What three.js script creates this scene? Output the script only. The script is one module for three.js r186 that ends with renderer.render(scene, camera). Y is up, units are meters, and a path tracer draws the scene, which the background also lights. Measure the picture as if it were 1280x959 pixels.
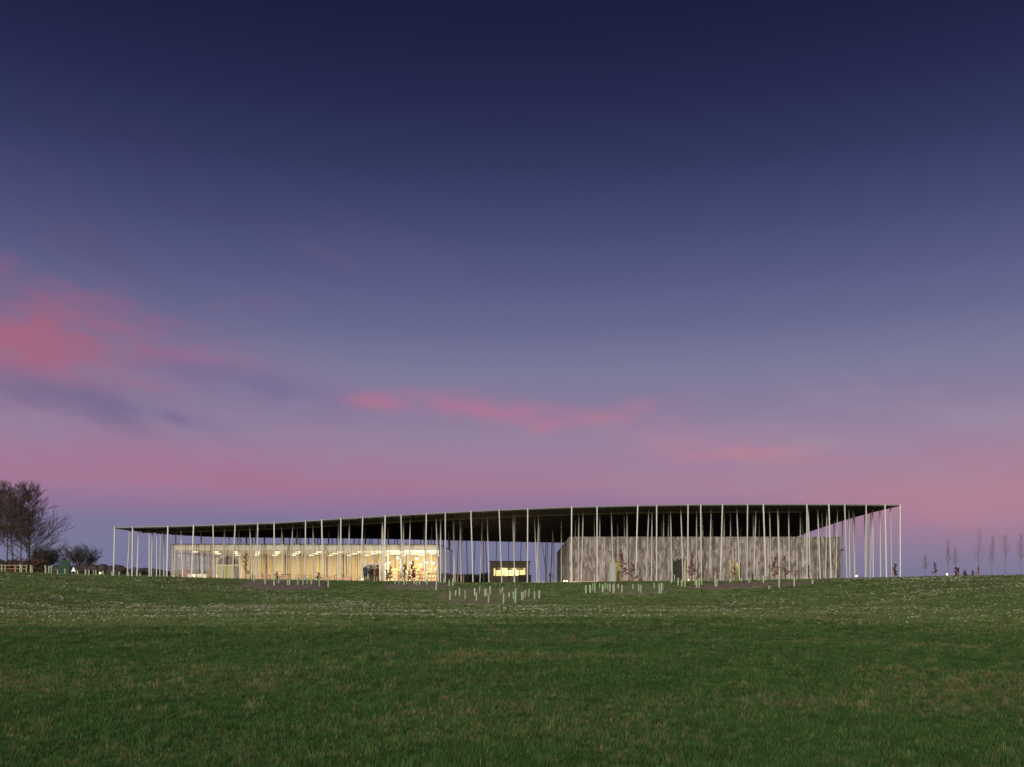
import * as THREE from 'three';
import { mergeGeometries } from 'three/addons/utils/BufferGeometryUtils.js';
import { MarchingCubes } from 'three/addons/objects/MarchingCubes.js';
import { RectAreaLightUniformsLib } from 'three/addons/lights/RectAreaLightUniformsLib.js';
import { TextGeometry } from 'three/addons/geometries/TextGeometry.js';
import { FontLoader } from 'three/addons/loaders/FontLoader.js';

// ------------------------------------------------------------------ camera
const F = 1230, HY = 728.5, EYE = 2.0;              // focal length and horizon in photo pixels, eye height
const scene = new THREE.Scene();
const camera = new THREE.PerspectiveCamera(2 * Math.atan(479.5 / F) * 180 / Math.PI, 1280 / 959, 0.1, 6000);
camera.position.set(0, EYE, 0);
camera.lookAt(0, EYE, -100);
camera.setViewOffset(1280, 959, 0, -(HY - 479.5), 1280, 959);   // rising-front lens, verticals stay vertical

// ------------------------------------------------------------------ noise
let seed = 7;
const rnd = () => { seed = (seed + 0x6d2b79f5) | 0; let t = Math.imul(seed ^ (seed >>> 15), 1 | seed); t = (t + Math.imul(t ^ (t >>> 7), 61 | t)) ^ t; return ((t ^ (t >>> 14)) >>> 0) / 4294967296; };
const rr = (a, b) => a + (b - a) * rnd();
const clamp = (v, a = 0, b = 1) => Math.min(b, Math.max(a, v));
const sstep = (a, b, v) => { const t = clamp((v - a) / (b - a)); return t * t * (3 - 2 * t); };
const lerp = (a, b, t) => a + (b - a) * t;
const hash = (x, y) => { let h = Math.imul(x, 374761393) + Math.imul(y, 668265263) | 0; h = Math.imul(h ^ (h >>> 13), 1274126177); return ((h ^ (h >>> 16)) >>> 0) / 4294967296; };
function vnoise(x, y) {
  const xi = Math.floor(x), yi = Math.floor(y), fx = x - xi, fy = y - yi, u = fx * fx * (3 - 2 * fx), v = fy * fy * (3 - 2 * fy);
  return lerp(lerp(hash(xi, yi), hash(xi + 1, yi), u), lerp(hash(xi, yi + 1), hash(xi + 1, yi + 1), u), v);
}
const fbm = (x, y, n = 4) => { let a = 0.5, s = 0, t = 0; for (let i = 0; i < n; i++) { s += a * vnoise(x, y); t += a; a *= 0.5; x = x * 2.03 + 17.1; y = y * 2.03 + 5.3; } return s / t; };
const interp = (pts, x) => { if (x <= pts[0][0]) return pts[0][1]; for (let i = 1; i < pts.length; i++) if (x <= pts[i][0]) return lerp(pts[i - 1][1], pts[i][1], (x - pts[i - 1][0]) / (pts[i][0] - pts[i - 1][0])); return pts[pts.length - 1][1]; };
const lin = (v) => { v /= 255; return v <= 0.04045 ? v / 12.92 : ((v + 0.055) / 1.055) ** 2.4; };

// ------------------------------------------------------------------ sky: clear dusk, the sun gone down behind the camera
const SUN = new THREE.Vector3(-0.42, 0.31, 0.9).normalize();
const EAST = [[-90, 70, 72, 96], [-3, 112, 114, 144], [0, 116, 118, 148], [1.8, 120, 121, 152], [3.4, 126, 119, 153], [4.4, 146, 118, 152], [5.6, 163, 123, 151], [7.2, 157, 128, 156], [8.4, 149, 130, 158], [10, 136, 124, 155], [12, 124, 122, 153], [14.5, 103, 105, 143], [17, 87, 91, 132], [19.5, 71, 76, 118], [23, 51, 56, 95], [26, 39, 43, 79], [28.5, 31, 35, 69], [30.6, 27, 30, 62], [40, 25, 28, 62], [60, 32, 37, 78], [90, 44, 52, 100]]
  .map(([e, ...c]) => [e, ...c.map(lin)]);
const WEST = [[-90, .3, .25, .22], [-3, 2.5, 2.0, 1.4], [0, 2.8, 2.3, 1.65], [6, 2.7, 2.4, 1.85], [14, 2.3, 2.2, 1.85], [25, 1.6, 1.65, 1.55], [40, .9, .98, 1.05], [60, .34, .4, .52], [90, lin(44), lin(52), lin(100)]];  // glow out of view behind the camera, strength set to light fronts and grass
const ramp = (tab, e) => [1, 2, 3].map((k) => interp(tab.map((r) => [r[0], r[k]]), e));
const eastRow = [], westRow = [];
const TW = 2048, TH = 1024;
for (let j = 0; j < TH; j++) { const e = ((j + .5) / TH - .5) * 180; eastRow.push(ramp(EAST, e)); westRow.push(ramp(WEST, e)); }
const azel = (px, py) => { const az = Math.atan((px - 640) / F); return [az, Math.atan((HY - py) / F * Math.cos(az))]; };
// clouds lit from below the horizon: centre, half sizes, tilt, strength, colour
const CL = [
  [-10, 404, 160, 44, .18, .85, 172, 94, 114], [60, 430, 105, 18, -.02, .62, 180, 96, 114], [120, 400, 150, 40, .2, .4, 140, 100, 132], [225, 436, 70, 13, .1, .36, 160, 106, 140],
  [130, 478, 260, 80, .12, .42, 152, 112, 146], [180, 482, 46, 13, .2, .3, 166, 108, 138], [60, 492, 150, 20, .16, .5, 110, 104, 140], [165, 507, 90, 14, .15, .42, 110, 104, 142],
  [275, 470, 130, 18, .12, .55, 110, 107, 148], [235, 524, 50, 7, .12, .5, 106, 100, 142], [330, 500, 110, 16, .1, .3, 116, 110, 148],
  [418, 324, 34, 9, .25, .42, 118, 88, 126], [470, 330, 110, 40, .2, .16, 104, 90, 130], [310, 378, 60, 10, -.05, .25, 124, 96, 132], [225, 405, 60, 14, .15, .3, 130, 98, 136],
  [478, 501, 40, 9, -.1, .6, 178, 116, 144], [560, 498, 70, 10, .1, .34, 162, 118, 150], [625, 508, 110, 14, .04, .9, 176, 120, 148], [735, 520, 80, 12, -.14, .9, 180, 122, 148],
  [800, 535, 130, 16, .1, .6, 170, 126, 154], [900, 552, 110, 18, .05, .6, 174, 128, 154], [940, 564, 85, 8, .0, 1, 192, 126, 142], [1020, 577, 60, 6, .02, .9, 186, 126, 144],
  [1235, 572, 70, 12, -.04, .45, 178, 132, 150], [1190, 622, 170, 24, .0, .65, 182, 130, 148], [1020, 606, 150, 14, .02, .3, 174, 130, 152],
  [1160, 548, 300, 52, 0, .55, 158, 140, 164], [960, 600, 260, 16, .01, .45, 166, 134, 156],
  [250, 560, 130, 9, .03, .25, 168, 118, 146], [250, 592, 330, 22, .02, .5, 168, 113, 144],
  [60, 270, 130, 50, .35, .18, 92, 78, 118], [180, 195, 120, 26, .4, .16, 66, 60, 100], [100, 300, 90, 14, .3, .2, 98, 80, 118],
].map(([x, y, rx, ry, tilt, s, r, g, b]) => { const [a, e] = azel(x, y); return { a, e, rx: rx / F, ry: ry / F, c: Math.cos(tilt), s: Math.sin(tilt), k: s, rgb: [lin(r), lin(g), lin(b)] }; });
const sky = new Float32Array(TW * TH * 4), sunAz = Math.atan2(SUN.x, -SUN.z);
for (let j = 0; j < TH; j++) {
  const el = ((j + .5) / TH - .5) * Math.PI, ed = el * 180 / Math.PI;
  for (let i = 0; i < TW; i++) {
    const ang = ((i + .5) / TW - .5) * 2 * Math.PI, az = Math.atan2(Math.cos(ang), -Math.sin(ang));
    const toward = 0.5 + 0.5 * Math.cos(az - sunAz), w = sstep(.42, 1, toward);
    const E = eastRow[j], Wt = westRow[j], o = (j * TW + i) * 4;
    let c = [0, 1, 2].map((k) => lerp(E[k], Wt[k], w));
    if (el > -.03 && el < .75) {
      const wx = (fbm(az * 9, el * 22 + 40, 3) - .5) * .06, wy = (fbm(az * 9 + 31, el * 22, 3) - .5) * .022;
      const streak = fbm(az * 13 + 3 + wx * 14, (el + .16 * az) * 44 + wy * 70, 5), fine = fbm(az * 34 + 9 + wx * 20, (el + .1 * az) * 105 + 8, 4);
      if (Math.abs(az) < .62) {
        // pinker towards the right along the horizon, bluer at far left
        const pr = sstep(.05, .5, az) * Math.exp(-(((ed - 4.2) / 2.6) ** 2)) * .85; c = c.map((v, k) => lerp(v, [lin(178), lin(130), lin(150)][k], pr));
        for (const q of CL) {
          const dx = az - q.a + wx, dy = el - q.e + wy, u = (dx * q.c - dy * q.s) / q.rx, v = (dx * q.s + dy * q.c) / q.ry, d2 = u * u + v * v;
          if (d2 > 6) continue;
          const n = sstep(.3, .72, streak * .62 + fine * .38), a = q.k * sstep(0, 1.35, Math.exp(-d2 * .75) * (.5 + 1.05 * n)); for (let k = 0; k < 3; k++) c[k] = lerp(c[k], q.rgb[k], a);
        }
      } else {
        const a = .35 * sstep(.4, .7, streak) * sstep(.62, .8, Math.abs(az)) * Math.exp(-(((ed - 11) / 8) ** 2)); for (let k = 0; k < 3; k++) c[k] = lerp(c[k], [lin(190), lin(105), lin(140)][k] * (1 + w * 2), a);
      }
    }
    sky[o] = c[0]; sky[o + 1] = c[1]; sky[o + 2] = c[2]; sky[o + 3] = 1;
  }
}
const skyTex = new THREE.DataTexture(sky, TW, TH, THREE.RGBAFormat, THREE.FloatType);
skyTex.mapping = THREE.EquirectangularReflectionMapping; skyTex.magFilter = skyTex.minFilter = THREE.LinearFilter; skyTex.needsUpdate = true;
scene.background = skyTex; scene.environment = skyTex;

// ------------------------------------------------------------------ the last light of the sun, very soft
const sun = new THREE.DirectionalLight(new THREE.Color(1, 0.94, 0.8), 2.0);
sun.position.copy(SUN).multiplyScalar(250); sun.target.position.set(0, 0, -80); scene.add(sun, sun.target);
sun.castShadow = true; sun.shadow.radius = 34; sun.shadow.mapSize.set(4096, 4096);
Object.assign(sun.shadow.camera, { left: -110, right: 110, top: 60, bottom: -60, near: 1, far: 600 });
const EXPOSURE = 1.0;
RectAreaLightUniformsLib.init();

// ------------------------------------------------------------------ naming helpers
const taken = {};
const numbered = (n) => { const k = taken[n] = (taken[n] ?? -1) + 1; return k ? n + '_' + String(k).padStart(3, '0') : n; };
const sh = (m) => { m.castShadow = true; m.receiveShadow = true; return m; };
function thing(name, label, category, [x, y, z] = [0, 0, 0], turn = 0, group) {
  const o = new THREE.Group(); o.name = numbered(name); o.position.set(x, y, z); o.rotation.y = turn; o.userData = { label, category }; if (group) o.userData.group = group; scene.add(o); return o;
}
function part(name, geo, mat, parent) { const m = sh(new THREE.Mesh(Array.isArray(geo) ? mergeGeometries(geo) : geo, mat)); m.name = name; parent.add(m); return m; }
function single(name, geo, mat, label, category, group) { const m = part(numbered(name), geo, mat, scene); m.userData = { label, category }; if (group) m.userData.group = group; return m; }
function struct(name, geo, mat) { const m = part(numbered(name), geo, mat, scene); m.userData = { kind: 'structure' }; return m; }
function copy(src, pos, turn = 0, label, group) { const c = src.clone(); c.name = numbered(src.name.replace(/_\d{3}$/, '')); c.userData = { ...src.userData }; if (label) c.userData.label = label; if (group) c.userData.group = group; c.position.set(...pos); c.rotation.y = turn; scene.add(c); return c; }
const box = (x0, x1, y0, y1, z0, z1) => new THREE.BoxGeometry(x1 - x0, y1 - y0, z1 - z0).translate((x0 + x1) / 2, (y0 + y1) / 2, (z0 + z1) / 2);
const cyl = (r0, r1, h, n = 10, y = 0) => new THREE.CylinderGeometry(r1, r0, h, n).translate(0, y + h / 2, 0);
const M = (r, g, b, rough = .85, extra = {}) => new THREE.MeshStandardMaterial({ color: new THREE.Color().setRGB(r, g, b), roughness: rough, ...extra });
const W = (px, py, D) => [(px - 640) * D / F, EYE + (HY - py) * D / F, -D];
const XA = (px, D) => (px - 640) * D / F, YA = (py, D) => EYE + (HY - py) * D / F;

// tiling grey noise texture for grain
function grain(size, f, lo, hi, stretch = 1) {
  const d = new Uint8Array(size * size * 4);
  for (let y = 0; y < size; y++) for (let x = 0; x < size; x++) { const n = f(x / size, y / size), v = Math.min(255, Math.round(255 * lerp(lo, hi, n))), o = (y * size + x) * 4; d[o] = d[o + 1] = d[o + 2] = v; d[o + 3] = 255; }
  const t = new THREE.DataTexture(d, size, size); t.wrapS = t.wrapT = THREE.RepeatWrapping; t.magFilter = THREE.LinearFilter; t.minFilter = THREE.LinearMipmapLinearFilter; t.generateMipmaps = true; t.colorSpace = THREE.SRGBColorSpace; t.needsUpdate = true; return t;
}
const tileFbm = (u, v, s, n = 4) => { const a = sstep(.8, 1, u), b = sstep(.8, 1, v), q = (x, y) => fbm(x * s, y * s, n); return lerp(lerp(q(u, v), q(u - 1, v), a), lerp(q(u, v - 1), q(u - 1, v - 1), a), b); };

// ------------------------------------------------------------------ terrain
const PROF = [[-500, 711], [-200, 712.5], [0, 714.5], [100, 718.6], [145, 720.5], [213, 722], [320, 725], [460, 727.4], [600, 729.5], [700, 729.7], [860, 728.2], [1000, 726], [1050, 723.8], [1125, 722], [1280, 719.6], [1600, 716], [2200, 714]].map(([x, y]) => [(x - 640) * 100 / F, (HY - y) * 100 / F]);
const GP = { x0: -36.8, x1: -7.84, d0: 106, d1: 134.6, floor: EYE + .12 };
const profS = (X) => (interp(PROF, X - 3) + interp(PROF, X) * 2 + interp(PROF, X + 3)) / 4;
function groundH(X, D) {
  const base = profS(X);
  const field = interp([[-2000, -1.6], [0, -1.6], [12, -1.62], [40, -1.74], [75, -1.7], [2000, -1.7]], D) + sstep(20, 70, Math.abs(X)) * .5 * sstep(20, 70, D);
  const st = lerp(77, 46, sstep(12, 42, Math.abs(X))), w = sstep(st, 92, D);
  let h = lerp(field, base, w);
  h += (fbm(X * .075 + 50, D * .09 + 9, 3) - .5) * .5 * (1 - sstep(88, 98, D)) + (fbm(X * .5 + 3, D * .5, 2) - .5) * .05 * (1 - sstep(90, 97, D));
  h -= sstep(150, 420, D) * 5.5;
  if (X > GP.x0 + .12 && X < GP.x1 - .12 && D > GP.d0 + .12 && D < GP.d1 - .12) h = GP.floor - EYE - .5;
  return h + EYE;
}
function hit(px, py) { for (let D = 8; D < 104; D += .1) if (YA(py, D) <= groundH(XA(px, D), D)) return [XA(px, D), D]; return [XA(px, 100), 100]; }

// soil and vegetation colours in patches, far field's brighter light partly painted in
const strawness = (X, D) => {
  let s = sstep(.5, .7, fbm(X * .2 + 7, D * .3 + 2, 5)) * .6 + sstep(.48, .7, fbm(X * 1.1 + 70, D * 1.1, 3)) * .3;
  s += .75 * Math.exp(-(((X + 10.5) / 5.5) ** 2 + ((D - 41.5) / 1.5) ** 2)) + .35 * Math.exp(-(((X + 2) / 9) ** 2 + ((D - 40) / 1.1) ** 2));
  s = lerp(s, .1 + .8 * sstep(.4, .7, fbm(X * .11, D * .6 + 90, 3)), sown(X, D));
  return clamp(s);
};
const GREEN = [.066, .128, .034], DEEP = [.032, .084, .018], STRAW = [.175, .162, .076], SOWN_LIT = [.18, .25, .078];
const sown = (X, D) => clamp(sstep(31, 50, D + 22 * (fbm(X * .09 + 3, D * .16, 4) - .5)) + (.3 + 1.1 * fbm(X * .5, D * 1.2 + 30, 3)) * (1.1 * Math.exp(-(((X + 11) / 5) ** 2 + ((D - 40.5) / 2.4) ** 2)) + .6 * Math.exp(-(((X - 2) / 9) ** 2 + ((D - 39) / 1.2) ** 2)) + .45 * Math.exp(-(((X + 7) / 8) ** 2 + ((D - 33) / 1.1) ** 2))));  // sown cover far off, its paleness partly painted brightness, plus pale streaks nearer
const coverColor = (X, D) => {
  const s = strawness(X, D), m = fbm(X * .35 + 20, D * .35 + 60, 3), g = [0, 1, 2].map((k) => lerp(DEEP[k], GREEN[k], clamp(m * 1.7 - .2)));
  const z = sown(X, D) * .85; return g.map((v, k) => lerp(lerp(v, STRAW[k], s * .35), SOWN_LIT[k] * (.75 + .5 * m), z));
};
{
  const xs = [], ds = [];
  for (let x = -62; x <= 62.01; x += .8) xs.push(x);
  for (const e of [GP.x0 + .1, GP.x0 + .14, GP.x1 - .14, GP.x1 - .1]) xs.push(e);
  for (let k = 1; k < 40; k++) { const x = 62 + 1.2 * k + .05 * k ** 3; xs.push(x, -x); }
  for (let d = -8; d <= 145.01; d += .6) ds.push(d);
  for (const e of [GP.d0 + .1, GP.d0 + .14, GP.d1 - .14, GP.d1 - .1]) ds.push(e);
  for (let k = 1; k < 46; k++) ds.push(145 + 1.5 * k + .03 * k ** 3);
  for (let k = 1; k < 14; k++) ds.push(-8 - 2 * k - k ** 3 * .5);
  xs.sort((a, b) => a - b); ds.sort((a, b) => a - b);
  const nx = xs.length, nd = ds.length, pos = new Float32Array(nx * nd * 3), col = new Float32Array(nx * nd * 3), uv = new Float32Array(nx * nd * 2), idx = [];
  for (let j = 0; j < nd; j++) for (let i = 0; i < nx; i++) {
    const o = j * nx + i, X = xs[i], D = ds[j]; pos.set([X, groundH(X, D), -D], o * 3); uv.set([X / 3, D / 3], o * 2); col.set(coverColor(X, D), o * 3);
    if (i && j) idx.push(o - nx - 1, o - nx, o, o - nx - 1, o, o - 1);
  }
  const g = new THREE.BufferGeometry(); g.setAttribute('position', new THREE.BufferAttribute(pos, 3)); g.setAttribute('uv', new THREE.BufferAttribute(uv, 2)); g.setAttribute('color', new THREE.BufferAttribute(col, 3)); g.setIndex(idx); g.computeVertexNormals();
  const t = grain(512, (u, v) => .5 * tileFbm(u, v, 60, 3) + .5 * tileFbm(u, v, 9, 4), .45, 1.25);
  struct('ground', g, new THREE.MeshPhysicalMaterial({ vertexColors: true, map: t, bumpMap: t, bumpScale: .03, roughness: 1, specularIntensity: .2 }));
}

// ------------------------------------------------------------------ canopy
const D1 = 100, D2 = 140, CX0 = XA(143, 100), CX1 = XA(1125, 100);
const FY = [[143, 661], [213, 659.6], [294, 657], [342, 655.2], [426, 650], [500, 645.5], [588, 640.8], [640, 638.4], [714, 635.5], [797, 633.5], [860, 632.5], [934, 632], [1009, 632], [1082, 632.4], [1125, 633]].map(([x, y]) => [XA(x, 100), YA(y, 100)]);
const BY = [[285, 671], [350, 672], [450, 673.5], [530, 675], [640, 677.5], [700, 678.6], [800, 678], [900, 676.5], [986, 675]].map(([x, y]) => [XA(x, 140), YA(y, 140)]);
const soffitY = (X, D) => { const t = clamp((D - D1) / (D2 - D1)); return lerp(interp(FY, X), interp(BY, X), t ** 1.7); };
function sheet(x0, x1, nx, d0, d1, nd, f) {
  const p = [], u = [], id = [];
  for (let j = 0; j <= nd; j++) for (let i = 0; i <= nx; i++) { const X = lerp(x0, x1, i / nx), D = lerp(d0, d1, j / nd), o = j * (nx + 1) + i; p.push(X, f(X, D), -D); u.push(X, D); if (i && j) id.push(o - nx - 2, o - nx - 1, o, o - nx - 2, o, o - 1); }
  const g = new THREE.BufferGeometry(); g.setAttribute('position', new THREE.Float32BufferAttribute(p, 3)); g.setAttribute('uv', new THREE.Float32BufferAttribute(u, 2)); g.setIndex(id); g.computeVertexNormals(); return g;
}
function slab(x0, x1, nx, d0, d1, nd, fLow, fHigh) {   // closed curved slab
  const a = sheet(x0, x1, nx, d0, d1, nd, fLow), b = sheet(x0, x1, nx, d0, d1, nd, fHigh), n = (nx + 1) * (nd + 1), p = [...a.attributes.position.array, ...b.attributes.position.array], id = [];
  for (let k = 0; k < a.index.array.length; k += 3) { const [i, j, l] = a.index.array.slice(k, k + 3); id.push(i, l, j, n + i, n + j, n + l); }
  const edge = (q) => { for (let k = 1; k < q.length; k++) id.push(q[k - 1], q[k], n + q[k], q[k - 1], n + q[k], n + q[k - 1]); };
  const at = (i, j) => j * (nx + 1) + i, r = (m) => [...Array(m + 1).keys()];
  edge(r(nx).map((i) => at(i, 0))); edge(r(nd).map((j) => at(nx, j))); edge(r(nx).reverse().map((i) => at(i, nd))); edge(r(nd).reverse().map((j) => at(0, j)));
  const g = new THREE.BufferGeometry(); g.setAttribute('position', new THREE.Float32BufferAttribute(p, 3)); g.setIndex(id);
  const f = g.toNonIndexed(); f.computeVertexNormals(); return f;
}
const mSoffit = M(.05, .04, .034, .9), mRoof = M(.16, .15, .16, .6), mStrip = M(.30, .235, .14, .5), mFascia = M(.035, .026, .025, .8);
const mCol = [M(.43, .405, .39, .6), M(.36, .34, .33, .6), M(.50, .47, .45, .6)];
const canopy = thing('canopy', 'vast undulating thin dark canopy carried on scattered leaning pale slender columns', 'canopy', [0, 0, 0]);
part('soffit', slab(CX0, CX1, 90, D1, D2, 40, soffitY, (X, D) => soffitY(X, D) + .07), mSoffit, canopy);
part('roof', slab(CX0 + .02, CX1 - .02, 90, D1 + .02, D2 - .02, 40, (X, D) => soffitY(X, D) + .075, (X, D) => soffitY(X, D) + .17 + .4 * Math.min(1, Math.min(D - D1, D2 - D, X - CX0, CX1 - X) / 8)), mRoof, canopy);
part('edge_strip', slab(CX0 + .3, CX1 - 8, 90, 106.4, 106.75, 1, (X, D) => soffitY(X, D) - .17, (X, D) => soffitY(X, D) - .002), mStrip, canopy);
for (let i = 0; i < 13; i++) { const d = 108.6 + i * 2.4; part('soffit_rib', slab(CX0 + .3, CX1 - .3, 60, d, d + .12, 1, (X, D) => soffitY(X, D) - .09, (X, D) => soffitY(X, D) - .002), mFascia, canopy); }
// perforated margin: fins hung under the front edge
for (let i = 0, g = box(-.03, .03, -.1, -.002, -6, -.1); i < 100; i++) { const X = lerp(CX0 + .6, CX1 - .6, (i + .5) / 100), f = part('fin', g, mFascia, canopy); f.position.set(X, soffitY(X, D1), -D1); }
const colGeo = new THREE.BoxGeometry(1, 1, 1);
function column(xt, yt, zt, xb, w) {
  const yb = groundH(xb, -zt) - .15, a = new THREE.Vector3(xb, yb, zt), b = new THREE.Vector3(xt, yt, zt), d = b.clone().sub(a), m = part('column', colGeo, mCol[Math.floor(rnd() * 3)], canopy);
  m.position.copy(a).addScaledVector(d, .5); m.quaternion.setFromUnitVectors(new THREE.Vector3(0, 1, 0), d.clone().normalize()); m.scale.set(w, d.length(), w); return m;
}
const FRONT = [[143.4, 141.7], [165.8, 164.9], [209.9, 208.4], [242, 239.3], [266.3, 267.2], [294.1, 290.2], [322.2, 320.8], [342.6, 342.9], [382, 381], [402, 404], [426, 426], [453.4, 450.9], [481.5, 480.1], [501.2, 503.3], [532.9, 531.6], [556.6, 556.6], [588.6, 591.3], [623.8, 627.3], [659.6, 659.2], [714.6, 713.9], [746.3, 746.3], [797.2, 794.3], [820.8, 820.8], [860, 859.7], [875.9, 876.7], [903.2, 900], [934.5, 933.5], [954.1, 957.5], [1008.7, 1008.7], [1036, 1039], [1055.8, 1058.7], [1082.7, 1082.3], [1106.2, 1108.1], [1125.1, 1125.3]];
for (const [t, b] of FRONT) { const D = 99.9, X = XA(t, D); column(X, soffitY(X, D) + .17, -D, XA(b, D), .108); }
const Z2 = [[187, 212, 168], [252, 218, 238], [330, 212, 328], [352, 207, 342], [384, 222, 382], [412, 228, 405], [436, 205, 435], [523, 200, 506], [703, 200, 718], [980, 190, 990], [1033, 210, 1036], [1103, 188, 1088]];
const Z3 = [[86, 200, 86], [184, 175, 180], [203, 200, 207], [414, 190, 408], [482, 150, 490], [676, 180, 676], [710, 222, 708], [798, 132, 800], [845, 165, 842], [956, 122, 955], [1003, 208, 1003], [1105, 148, 1113], [1161, 168, 1160], [1210, 220, 1215], [1227, 108, 1226]];
const Z4 = [[60, 248, 60], [112, 305, 112], [132, 182, 132], [194, 282, 205], [208, 318, 206], [240, 205, 238], [287, 182, 297], [302, 250, 300], [476, 335, 476], [505, 180, 520], [726, 155, 720], [918, 148, 900], [926, 232, 918], [1028, 282, 1020], [1036, 310, 1040], [1098, 192, 1098]];
const Z5 = [[198, 200, 188], [226, 150, 222], [357, 175, 357], [402, 150, 402], [494, 325, 494], [553, 240, 553], [608, 170, 622], [632, 140, 632], [842, 135, 838], [922, 212, 922], [939, 138, 940], [980, 155, 980], [1218, 132, 1215], [1230, 290, 1230]];
const Z6 = [[120, 155, 132], [207, 195, 207], [306, 138, 300], [358, 145, 358], [387, 325, 387], [446, 270, 448], [550, 145, 553], [600, 190, 600], [686, 112, 703], [767, 145, 757], [848, 120, 853], [870, 330, 870], [947, 140, 945], [965, 215, 968], [1012, 100, 1030], [1103, 235, 1103], [1130, 145, 1128], [1170, 115, 1157], [1232, 210, 1232]];
const Z7 = [[65, 215, 65], [118, 200, 118], [160, 140, 165], [195, 160, 200], [260, 190, 262], [300, 160, 292], [312, 142, 315], [358, 155, 362], [425, 138, 433]];
for (const [list, s, ox, oy] of [[Z2, 5.818, 130, 630], [Z3, 5.818, 340, 630], [Z4, 6.395, 530, 620], [Z5, 6.737, 690, 620], [Z6, 6.737, 860, 620], [Z7, 5.12, 1030, 610]])
  for (const [zt, zy, zb] of list) {
    const px = ox + zt / s, py = oy + zy / s, pb = ox + zb / s; let D = 101;
    const far = Math.min(139.6, px < 640 ? (CX0 + .2) * F / (Math.max(px, pb) - 640) : (CX1 - .2) * F / (Math.max(px, pb) - 640));
    while (D < far - .1 && YA(py, D) < soffitY(XA(px, D), D) - .02) D += .1;
    if (D > 105.3 && D < 107) D = 105.2;       // on the terrace, clear of the pavilion fronts
    const X = clamp(XA(px, D), CX0 + .15, CX1 - .15); column(X, soffitY(X, D) + .02, -D, XA(pb, D), .1);
  }
for (const [px, D, l] of [[226, 103.2, .2], [281, 104, -.25], [312, 102.8, .3], [352, 104.4, .15], [366, 103, -.3], [391, 104.5, .2], [437, 103.6, -.2], [478, 103.2, .2], [513, 104.2, -.2], [545, 103.4, .25], [566, 108, .3], [603, 112, -.3], [641, 104.8, .2], [668, 109, .3], [729, 103.8, -.2], [764, 104.6, .25], [811, 103.4, -.3], [838, 104.4, .2], [851, 103, .25], [889, 104.2, -.2], [921, 103.4, .3], [945, 104.6, -.25], [972, 103.6, .2], [1022, 104.2, .3], [1047, 104.8, -.2], [1066, 106, .2], [1091, 104, -.3]]) { const X = XA(px, D); column(X, soffitY(X, D) + .02, -D, X + l, .1); }
// rows behind the pods and in the passage
for (const [px, lean] of [[594, .3], [607, -.3], [621, .2], [636, .1], [652, .4], [657.5, -.5], [677, -.9], [682.4, .1], [684.6, .2], [690, .2], [573, .2], [583, -.2], [577, .1], [562, .1]]) { const D = rr(136, 139.5), X = XA(px, D); column(X, soffitY(X, D) + .02, -D, X - lean, .1); }
for (let i = 0; i < 46; i++) { const X = lerp(CX0 + .6, GP.x1, (i + rr(.1, .9)) / 46), D = rr(135.3, 139.7); column(X, soffitY(X, D) + .02, -D, X + rr(-.35, .35), .1); }
for (let i = 0; i < 14; i++) { const X = lerp(33, CX1 - .6, (i + rr(.1, .9)) / 14), D = rr(135.5, 139.7); column(X, soffitY(X, D) + .02, -D, X + rr(-.35, .35), .1); }

// ------------------------------------------------------------------ terrace paving
struct('terrace_paving', sheet(CX0 - .5, CX1 + .5, 130, 102.6, 105.9, 6, (X, D) => groundH(X, D) + .035), M(.15, .115, .09, .9));
struct('passage_paving', sheet(GP.x1 + .05, 6.1, 18, 105.9, 150, 46, (X, D) => groundH(X, D) + .036), M(.15, .12, .1, .9));

// ------------------------------------------------------------------ glass pavilion
const { x0: gx0, x1: gx1, d0: gd0, d1: gd1, floor: gfl } = GP, gTop = YA(680, 106), gCeil = YA(689, 109), gBack = 125;
const glass = new THREE.MeshPhysicalMaterial({ color: 0xffffff, transmission: 1, thickness: 0, roughness: .02, ior: 1.45 });
const mMull = M(.05, .045, .04, .5), mWhite = M(.74, .71, .64, .8), mFloor = M(.30, .27, .23, .5), mPale = M(.78, .74, .66, .8), mSteel = M(.42, .42, .42, .45);
const plyTex = grain(512, (u, v) => .6 * tileFbm(u, v * .25, 26, 3) + .4 * tileFbm(u * 3, v * .1, 30, 3), .78, 1.08);
const mPly = [[.66, .51, .25], [.60, .45, .21], [.70, .56, .30], [.62, .48, .25]].map(([r, g, b]) => M(r, g, b, .65, { map: plyTex }));
const pod = thing('glass_pavilion', 'long flat roofed pavilion walled in clear glass with warm lit interior', 'building');
part('floor', box(gx0 + .15, gx1 - .15, gfl - .25, gfl, -gd1 + .15, -gd0 - .15), mFloor, pod);
part('base', box(gx0, gx1, gfl - 1, gfl - .26, -gd1, -gd0), M(.12, .1, .09), pod);
part('roof', [box(gx0 - .05, gx1 + .05, gTop - .06, gTop, -gd1 - .05, -gd0 + .05)], mMull, pod);
part('ceiling', box(gx0 + .2, gx1 - .2, gCeil, gCeil + .08, -gBack, -gd0 - .5), mWhite, pod);
const mVeil = new THREE.MeshPhysicalMaterial({ color: new THREE.Color().setRGB(.82, .78, .66), roughness: 1, transmission: .5, thickness: 0 });
{ const n = 20; for (let i = 0; i < n; i++) part('bulkhead_panel', box(lerp(gx0 + .2, gx1 - .2, i / n) + .008, lerp(gx0 + .2, gx1 - .2, (i + 1) / n) - .008, gCeil + .02, gTop - .07, -gd0 - .46, -gd0 - .42), mVeil, pod); }
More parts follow.
